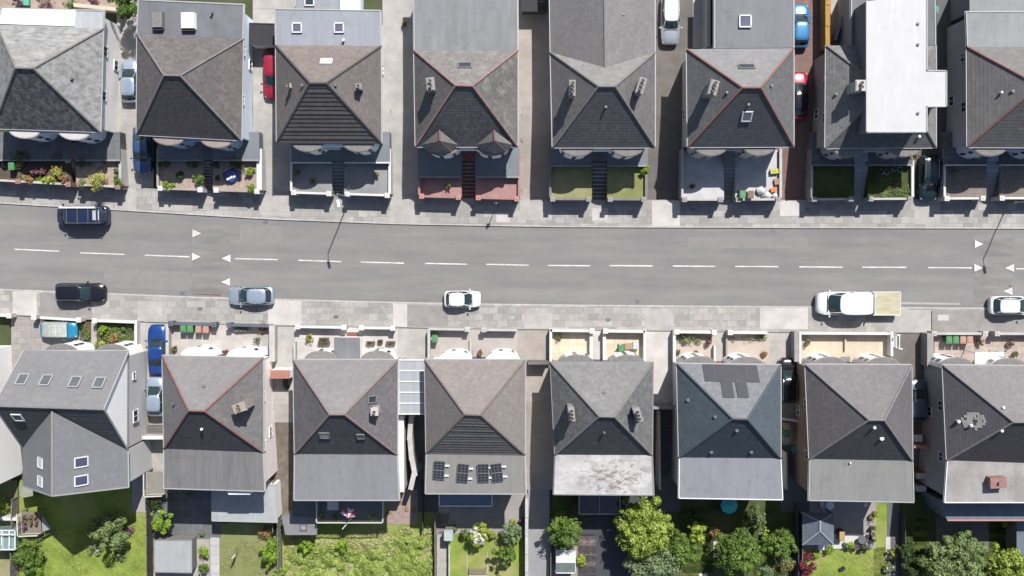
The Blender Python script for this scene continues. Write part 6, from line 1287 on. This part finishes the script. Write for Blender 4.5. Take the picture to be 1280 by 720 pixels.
def chair(label, px, py, z, rz, m, group=None):
    p = P(px, py, z + .6); root = thing('garden_chair', label, 'chair', (p.x, p.y, z), group); M = Matrix.Rotation(rz, 3, 'Z'); c = V((p.x, p.y, z))
    mb = MB(); mb.box(c + V((0, 0, .44)), (.5, .5, .05), rz); mb.build('seat', m, root); mb = MB(); mb.box(c + M @ V((0, -.26, .72)), (.5, .05, .55), rz); mb.build('backrest', m, root)
    for a in (-.22, .22):
        for b in (-.22, .22): mb = MB(); q_ = c + M @ V((a, b, 0)); mb.tube([q_, q_ + V((0, 0, .44))], .02, 5); mb.build('leg', m, root)
def table(label, px, py, z, r_, m, h=.72):
    p = P(px, py, z + h); root = thing('garden_table', label, 'table', (p.x, p.y, z)); mb = MB(); mb.cyl((p.x, p.y, z + h - .04), r_, .04, 20); mb.build('tabletop', m, root); mb = MB(); mb.tube([(p.x, p.y, z), (p.x, p.y, z + h - .04)], .04, 8); mb.cyl((p.x, p.y, z), r_ * .5, .04, 12); mb.build('pedestal', m, root)
ZD = -1.95
table('small round table in the sunny corner of the pale deck', 1078, 675, ZD, .4, GREYM); chair('dark chair right of the round deck table', 1085, 672, ZD, 1.4, BLACKP); chair('dark chair below the round deck table', 1080, 682, ZD, 0, BLACKP)
table('round white table in shade behind the brown sided house', 1037.5, 632, ZD, .42, UPVC); chair('white chair beside the shaded white table', 1029, 631, ZD, .4, UPVC)
bag('white ball shaped lantern in the shade', 1082, 631, ZD, .22, UPVC, name='lantern', cat='lantern')
mb = MB(); p = P(1052.5, 670, ZD + .9); mb.box((p.x, p.y, ZD + .45), (.55, 1.0, .9)); mb.box((p.x, p.y, ZD + .93), (.5, .9, .08), m=1); tag(mb.build('barbecue', [plain('rust_red', (.22, .05, .03), .6, .2), plain('ochre', (.4, .3, .12), .7, .2)], origin=(p.x, p.y, ZD)), 'red and ochre barbecue on the pale deck', 'barbecue')
for i, (x, y, k) in enumerate(((1071, 684, 'plum'), (1078, 685.5, 'olive'), (1086, 684, 'grey'), (1090, 676, 'dark'), (1091, 668, 'rust'), (1091, 660, 'dark'))):
    pot(('plum plant, leftmost pot on the lower rim of the pale deck', 'olive plant, second pot on the lower rim of the pale deck', 'grey leaved plant at the lower right corner of the pale deck', 'dark potted plant beside the round deck table', 'rust potted plant on the right rim of the pale deck', 'dark potted plant, top of the right rim of the pale deck')[i], x, y, ZD, .24, k, (POTG, POT)[i % 2], group='pots along the pale deck rim')
pot('yellow flowering pot at the top of the pale deck', 1090, 646, ZD, .28, 'mid', flowers='yellow', lr=1.5); pot('yellow flowers at the house corner by the long lawn', 1094, 642, ZD, .24, 'mid', flowers='yellow')
mb = MB(); p = PG(1052, 711, .0); mb.box(p + V((0, 0, .12)), (.75, .4, .24), .5, taper=.7); mb.box(p + V((.1, .05, .28)), (.3, .25, .1), .5); tag(mb.build('lawn_mower', BLACKP), 'small dark mower standing on the lower lawn', 'mower')
# rotary dryer / folded parasol on lawn
rd = thing('rotary_dryer', 'folded rotary clothes dryer with a white sleeve on the dry lawn', 'clothes dryer', PG(297, 690)); p = PG(297, 690); mb = MB(); mb.tube([p, p + V((0, 0, 2.3))], .03, 8)
mb.build('pole', GREYM, rd); mb = MB()
mb.tube([p + V((0, 0, .9)), p + V((.02, 0, 1.4)), p + V((0, 0, 2.2))], [.07, .13, .06], 8); mb.build('sleeve', TRASH, rd)
for k in range(4): mb = MB(); a = k * 1.57; mb.tube([p + V((0, 0, 1.5)), p + V((.35 * math.cos(a), .35 * math.sin(a) + .2, 2.3))], .015, 5); mb.build('arm', GREYM, rd)
# bench G4
bn = thing('garden_bench', 'pale framed garden bench on the lawn beside the white flowering bush', 'bench', PG(597, 712)); p = PG(597, 712)
mb = MB()
for k in range(4): mb.box(p + V((0, -.3 + k * .16, .45)), (1.7, .12, .04))
mb.build('seat', WOOD, bn); mb = MB()
for k in range(3): mb.box(p + V((0, -.42, .6 + k * .15)), (1.8, .04, .1))
mb.build('backrest', WALLW, bn)
for sx in (-.8, .8):
    for sy_ in (-.35, .22): mb = MB(); mb.box(p + V((sx, sy_, .22)), (.07, .07, .45)); mb.build('leg', WOOD, bn)
for x in (584, 609): 
    mb = MB(); a, b = PG(x, 690, .05), PG(x, 716, .05); mb.tube([a, b], .05, 6); tag(mb.build('lawn_edging', CONCW), 'pale edging strip %s of the garden bench' % ('left' if x < 600 else 'right'), 'edging')
# garden_plants ---- trees
tree('broad grey green bushy tree on the big left lawn', 140, 664, 29, 3.2, 'sage', nb=40, per=100, sz=.3, ryf=.85, lump=.24); shrub('low dark green bush under the broad grey green tree', 136, 699, 9, 1.2, 'mid', nb=16)
shrub('purple grey rock plant right of the broad tree', 160, 663, 8, .8, 'plum'); shrub('pale heather mound left of the tree foot', 118, 689, 11, .6, 'grey', nb=14, flowers='white', nfl=3); shrub('pale heather mound right of the tree foot', 152, 694, 9, .5, 'grey')
shrub('bright yellow bush at the lower left edge', 5, 631, 13, 1.6, 'lime', nb=20); shrub('yellow green bush left of the timber deck', 20, 650, 7, 1.2, 'yellow')
tree('tall leafy bush against the lower left fence', 36, 692, 16, 2.4, 'mid', nb=26, per=90, sz=.24, ryf=1.6)
shrub('leafy bush below the tall bush at the lower left fence', 45, 716, 12, 1.6, 'bright', nb=16)
tree('bright young tree at the corner of the dark patio', 203, 652, 15, 3.0, 'bright', nb=26, per=80, sz=.22); shrub('dark shrub beside the balcony stairs', 195, 630, 9, 1.2, 'dark', nb=14); bed('dark climbing plants below the streaked grey roof', [(206, 612), (258, 612), (256, 624), (210, 626)], 'dark', None, 1.0, 40)
shrub('bright shrub in the narrow sand bed, upper', 255, 690, 8, 1.3, 'bright', nb=16); shrub('dark green shrub in the narrow sand bed, lower', 255, 709, 8, 1.2, 'mid', nb=16, ryf=1.3); shrub('tiny potted shrub by the white path', 253, 667, 4, .5, 'olive')
tree('clipped oval bush at the edge of the dry lawn', 338, 690, 12, 2.2, 'bright', nb=40, per=90, sz=.16, ryf=1.5, lump=.4); shrub('feathery reddish palm by the extension', 332, 663, 11, 1.2, 'rust', nb=14); shrub('bright bush at the bottom of the dry lawn', 349, 716, 9, 1.2, 'bright', nb=14)
LM['bramble'] = leafmat('leaf_bramble', (.13, .19, .03), (.26, .32, .08)); LM['straw'] = leafmat('leaf_straw', (.22, .24, .08), (.34, .35, .16))
bed('dense bright bramble thicket filling the wide rear garden', [(356, 682), (400, 676), (450, 690), (500, 672), (542, 668), (543, 728), (356, 728)], 'bramble', None, .8, 420, .19, name='bramble_thicket', cat='brambles')
bed('paler grasses among the brambles', [(356, 672), (543, 655), (543, 728), (356, 728)], 'straw', None, .4, 260, .16, name='tall_grass', cat='tall grass')
tree('small leafy sapling below the hatch shed', 381, 681, 9, 1.8, 'bright', nb=16, per=60, sz=.2); tree('small sapling in the shade below the balcony', 428, 681, 8, 1.6, 'bright', nb=14, per=50, sz=.2)
bed('rubbly bed of pots and stones right of the balcony', [(483, 640), (520, 610), (521, 655), (484, 655)], 'rust', None, .25, 30); patch('rubble', rect(484, 612, 522, 656), plain('rubble_pink', (.36, .28, .24), .95, .25, 3), .08)
tree('round bush covered in white blossom', 597, 668, 14, 2.3, 'lime', nb=36, per=90, sz=.16, flowers='white', nfl=20); shrub('dark green bush left of the white blossom', 580, 666, 8, 1.6, 'mid', nb=14); shrub('yellow green shrub right of the white blossom', 615, 667, 7, 1.2, 'yellow', nb=12)
tree('blue green leafy tree beside the lane wall', 638, 666, 13, 2.6, 'grey', nb=28, per=90, sz=.22); tree('spreading green tree on the lawn by the lane wall', 633, 692, 15, 3.2, 'mid', nb=22, per=70, sz=.24, lump=.26)
shrub('shrub with pink flowers near the lane wall', 650, 661, 5.5, .9, 'mid', flowers='pink', nfl=16); shrub('yellow shrub above the pink flowers', 641, 652, 5, .8, 'yellow'); shrub('plum shrub near the lane wall', 652, 651, 4.5, .8, 'plum'); shrub('purple flowering shrub near the mint roofed store', 568, 660, 4, .8, 'mid', flowers='purple')
tree('dense round green tree at the side of the lane', 706, 663, 21, 4.2, 'mid', nb=54, per=130, sz=.24); bpy.data.materials['leaf_mid']
pot('tub of orange and yellow flowers at the dark conservatory corner', 722, 636, -.9, .4, 'mid', flowers='orange', lr=1.2); pot('tub of red flowers below the dark conservatory', 733, 646, -1.6, .35, 'mid', flowers='red', lr=1.2); shrub('round clipped ball shrub beside the greenhouse', 727, 700, 8, .8, 'lime', nb=14)
bed('thin grass strip under the dark conservatory', [(730, 643), (776, 643), (776, 648), (730, 648)], 'olive', None, .4, 60)
tree('largest bright yellow green tree below the rust stained roof', 804, 664, 33, 6.0, 'lime2' if False else 'brightlime', nb=95, per=170, sz=.3, ryf=1.22) if False else None
LM['brightlime'] = leafmat('leaf_brightlime', (.12, .18, .022), (.25, .305, .06))
tree('largest bright yellow green tree, below the rust stained roof', 804, 661, 34, 5.6, 'brightlime', nb=100, per=170, sz=.28, ryf=1.2, lump=.22)
tree('silvery olive tree at the bottom, below the largest bright tree', 814, 708, 33, 3.8, 'grey', nb=60, per=130, sz=.24, lump=.26); tree('mid green tree between silvery tree and lawn', 850, 690, 19, 3.4, 'mid', nb=40, per=120, sz=.22)
shrub('dark shaded shrub behind the yellow bush', 866, 642, 20, 1.6, 'dark', nb=24, ryf=.6); tree('round pale yellow bush at the head of the narrow lawn', 871, 665, 14, 2.2, 'lime', nb=30, per=80, sz=.22); shrub('rust coloured bush right of the pale yellow one', 893, 664, 9, 1.4, 'rust', nb=16); shrub('olive bush left of the pale yellow one', 846, 662, 9, 1.6, 'mid', nb=16)
tree('wide dark green tree left of centre in the overgrown garden', 926, 692, 31, 4.4, 'mid', nb=70, per=140, sz=.24, lump=.24); tree('tall narrow hedge bush rising toward the lilac flat roof', 947, 650, 11, 2.6, 'olive', nb=30, per=90, sz=.18, ryf=2.0); shrub('lime shoots between hedge bush and dark trees', 957, 667, 6, 1.2, 'lime', nb=10, ryf=1.6)
tree('leafy green tree near the gazebo fence', 974, 678, 19, 3.2, 'mid', nb=36, per=110, sz=.24); shrub('bush with orange and red flowers near the gazebo fence', 982, 704, 13, 1.6, 'olive', nb=20, flowers='orange', nfl=14); shrub('grey silver bush at the bottom of the overgrown garden', 957, 713, 12, 1.4, 'grey', nb=18); shrub('dark shrub at the foot of the hedge bush', 925, 660, 12, 1.6, 'olive', nb=16)
tree('red leaved small acer left of the lower right lawn', 1007, 706, 13, 2.0, 'red', nb=30, per=90, sz=.18, ryf=1.2); shrub('bright small bush right of the red acer', 1021, 693, 6, .9, 'bright'); shrub('pale green bush on the deck edge', 1037, 686, 7, 1.0, 'bright'); shrub('light green bush at the lower deck edge', 1062, 682, 7, 1.1, 'bright')
shrub('weedy yellow plants on the pale path', 1114, 693, 8, .9, 'yellow', nb=12); shrub('flowering grey plants at the bottom of the pale path', 1110, 710, 8, .8, 'grey', nb=14, flowers='white'); tree('dark conifer in shade right of the pale path', 1131, 687, 11, 2.2, 'dark', nb=20, per=80, sz=.16); tree('dark leafy tree at the bottom right of the pale path', 1138, 709, 14, 2.4, 'dark', nb=24, per=90, sz=.2)
tree('big grey green tree at the lower right', 1192, 697, 37, 5.2, 'olive2' if False else 'sage', nb=110, per=150, sz=.3, lump=.2) if False else None
tree('big grey green tree at the lower right', 1192, 700, 39, 4.6, 'sage', nb=115, per=150, sz=.28, lump=.2); tree('bright lime tree beside the big grey green tree', 1258, 704, 26, 3.8, 'brightlime', nb=60, per=120, sz=.28, lump=.25)
shrub('tall grassy plant beside the navy extension', 1256, 650, 8, 1.6, 'bright', nb=12, ryf=1.4); flatbuilding('garden_shed', 'navy roofed shed cut by the right edge', 'shed', [(1271, 648), (1300, 648), (1300, 694), (1271, 694)], .3, -2.1, plain('navy_felt', (.13, .15, .19)), WOODG)
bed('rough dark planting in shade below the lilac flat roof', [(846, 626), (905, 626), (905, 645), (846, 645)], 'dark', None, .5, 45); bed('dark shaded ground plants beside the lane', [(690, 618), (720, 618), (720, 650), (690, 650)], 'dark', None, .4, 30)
bed('dark shaded ground plants right of the shaded path', [(1126, 640), (1144, 640), (1144, 718), (1126, 718)], 'dark', None, .5, 45)
# grass tufts
for q_, k, l, d in (([(60, 668), (188, 640), (188, 728), (30, 728)], 'lawnleaf', 'long bright grass on the big left lawn', 190), ([(1000, 690), (1105, 690), (1105, 728), (1000, 728)], 'lawnleaf', 'grass tufts on the lower right lawn', 110), ([(276, 675), (350, 675), (350, 728), (276, 728)], 'dryleaf', 'dry grass tufts on the lawn with the dryer', 110)):
    bed(l, q_, k, None, .12, d, .12, name='grass_tufts', cat='grass')
# side passage clutter
wall('brick stair block beside the brown sided house', [(1146, 595), (1158, 595)], .2, .5, BRK, (), -1.8, CREAM); wall('lower cream step block beside the brown sided house', [(1146, 611), (1158, 611)], -.1, .5, CONCW, (), -1.8, name='step_block')
box_obj('storage_box', 'square white box in the passage right of the brown sided house', 'box', 1148, 548, -.2, (.7, .6, .6), UPVC)
shrub('dark plant in the lower right passage', 1166, 612, 6, .8, 'dark'); shrub('reddish bush on the terrace beside the black green car', 1144, 196, 5, .8, 'rust', ZG)
bag('dark rubbish bags beside the green bin of the porch house', 358, 484, 0, .3, BLACKP); bag('dark bulky bag by the upper left bins', 5, 205, ZG, .4, BLACKP)
def person_free(): pass
flatbuilding('shade_block', 'low black block painted for the shade between the pale blue house and the ribbed house', 'shade_block', [(312, 29), (345, 30), (345, 57), (312, 56)], 3.6, 1.2, plain('black_felt_and_shade', (.025, .025, .03), .8, .2), WHITE)  # black block added to fill the shaded gap between the houses
flatbuilding('garden_shed', 'dark shed at the top of the pinkish lane', 'shed', [(652, -20), (684, -20), (684, 14), (652, 14)], 3.2, 1.2, plain('black_felt_and_shade', (.025, .025, .03)), WOODD)
patch('back_yard', rect(866, -60, 893, 60), CONC2, .09); wall('tall cream yard wall beside the orange ridged house', [(886, 58), (886, -30)], 4.2, .25, plain('stone_render', (.47, .46, .42)), (), 1.2)
patch('back_yard', rect(1030, -60, 1064, 57), CONC, .1); wall('dark yard wall behind the white lofted house', [(1044, 50), (1058, 10)], 3.0, .2, WALLG, (), 1.2)
shrub('potted bush in the yard left of the white lofted house', 1035, 42, 5, 1.0, 'dark', 1.3)
for x, y, k, l, fl in ((36, 224, 'rust', 'red flowering shrub at the left end of the brick wall', 'red'), (51, 214, 'plum', 'pink flowering shrub in the middle of the upper left bed', 'pink'), (65, 225, 'yellow', 'yellow shrub right at the brick wall, upper left bed', 'yellow'), (80, 224, 'rust', 'rust shrub right beside the brick gateway', 'orange'), (101, 229, 'olive', 'olive shrub just right of the brick gateway', None), (148, 228, 'mid', 'green shrub in the pale side bed above the last brick pillar', None)):
    shrub(l, x, y, 6.5, .8, k, ZG, flowers=fl)
# road repairs and covers
for x0, x1, a, b, c_ in ((130, 236, .70, .93, (.226, .219, .215)), (300, 352, .08, .30, (.230, .223, .219)), (860, 1010, .12, .26, (.228, .221, .216)), (1222, 1264, .66, .93, (.20, .194, .19))):
    g = lambda x, f: (x, lerp(interp(x, KN), interp(x, KS), f))
    patch('road_repair', [g(x0, a), g(x1, a), g(x1, b), g(x0, b)], plain('repair_%d' % x0, c_, .92, .12, 1.2, fine=30), n=6, flat=.004)
for x, y, m, l in ((590, 258, GREYM, 'before the pink garden steps'), (866, 262, GREYM, 'before the empty grey patio'), (420, 396, GREYM, 'above the wall left of the red tiled entrance'), (640, 397, CONC, 'right of the small white hatchback'), (1010, 262, GREYM, 'right of the pink drive mouth'), (250, 386, GREYM, 'left of the silver blue hatchback'), (760, 400, GREYM, 'above the right cream patio')):
    mb = MB(); p = P(x, y, .13); mb.box(p, (.45, .3, .014)); tag(mb.build('utility_cover', m), 'small rectangular utility cover in the pavement ' + l, 'utility cover', 'utility covers in the pavements')
for x, y, z, k, l, fl in ((218, 436, .1, 'mid', 'green potted plant at the left of the pale patio with bins', None), (322, 425, .1, 'olive', 'potted plant at the right wall of the pale patio with bins', None), (560, 441, .1, 'plum', 'dark potted plant between the green bin and the left white bay', None), (640, 441, .1, 'mid', 'green pot at the right bay of the fawn house', 'pink'),
        (700, 421, .1, 'mid', 'green pot in the corner of the left cream patio', None), (870, 441, .1, 'mid', 'pot between hedge bed and left bay of the solar roofed house', 'red'), (1010, 428, .1, 'olive', 'pot in the left corner of the wide cream patio', None), (1225, 428, .1, 'mid', 'green pot right of the four bins', None), (1262, 430, .1, 'plum', 'plum pot on the lower right patio', None), (1270, 442, .1, 'mid', 'green pot near the lower right bay', None),
        (372, 215, ZG, 'mid', 'green pot in the left corner of the ribbed house yard', None), (470, 218, ZG, 'olive', 'small pot in the right yard of the ribbed house', None), (865, 233, ZG, 'plum', 'lone pot on the empty grey patio', None), (1196, 214, ZG, 'mid', 'pot at the wall of the brown patio, far right', None), (560, 232, ZG, 'mid', 'green pot on the left pink patio', None), (630, 214, ZG, 'mid', 'green pot on the right pink patio', 'white'), (505, 30, 1.4, 'mid', 'pot standing on the pale side drive at the top', None)):
    pot(l, x, y, z, .24, k, flowers=fl, lr=1.3)
for i, q_ in enumerate(([(330, 246), (362, 247), (362, 249), (330, 248)], [(153, 120), (157, 120), (157, 236), (150, 236)], [(488, 60), (491, 60), (491, 245), (488, 245)], [(651, 60), (654, 60), (654, 250), (651, 250)], [(820, 190), (823, 190), (823, 250), (820, 250)], [(170, 446), (173, 446), (174, 540), (171, 540)], [(657, 480), (660, 480), (661, 610), (658, 610)], [(990, 505), (994, 505), (994, 560), (990, 560)], [(336, 455), (340, 455), (342, 465), (338, 465)])):
    bed('thin line of weeds along the edge of %s' % ('the paving above the lamp', 'the upper left drive', 'the pale drive of the ribbed house', 'the brown lane at the top', 'the dark drive with the silver estate', 'the lower left drive', 'the lower brown lane', 'the passage with bins', 'the pale passage')[i], q_, 'olive', None, .18, 30, .1, name='weeds', cat='weeds')
for (x0, y0, x1, y1), m, l in (((100, 188, 128, 192), 0, 0),): pass
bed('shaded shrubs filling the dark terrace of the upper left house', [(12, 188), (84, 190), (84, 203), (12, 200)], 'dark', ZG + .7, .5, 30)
bed('spill of pink and red flowers along the red brick wall', [(18, 222), (84, 225), (84, 231), (18, 229)], FL['pink'], ZG + .3, .2, 7, .1, name='flower_bed', cat='flowers')
patch('passage', rect(334, 528, 372, 650), plain('earth_path', (.20, .165, .135), .95, .3, 1.5), .07); patch('passage', rect(498, 518, 548, 640), TARM, .07); patch('passage', rect(976, 556, 1012, 640), TARM, .07)
patch('driveway', rect(165, 590, 192, 640), CONC, .07)
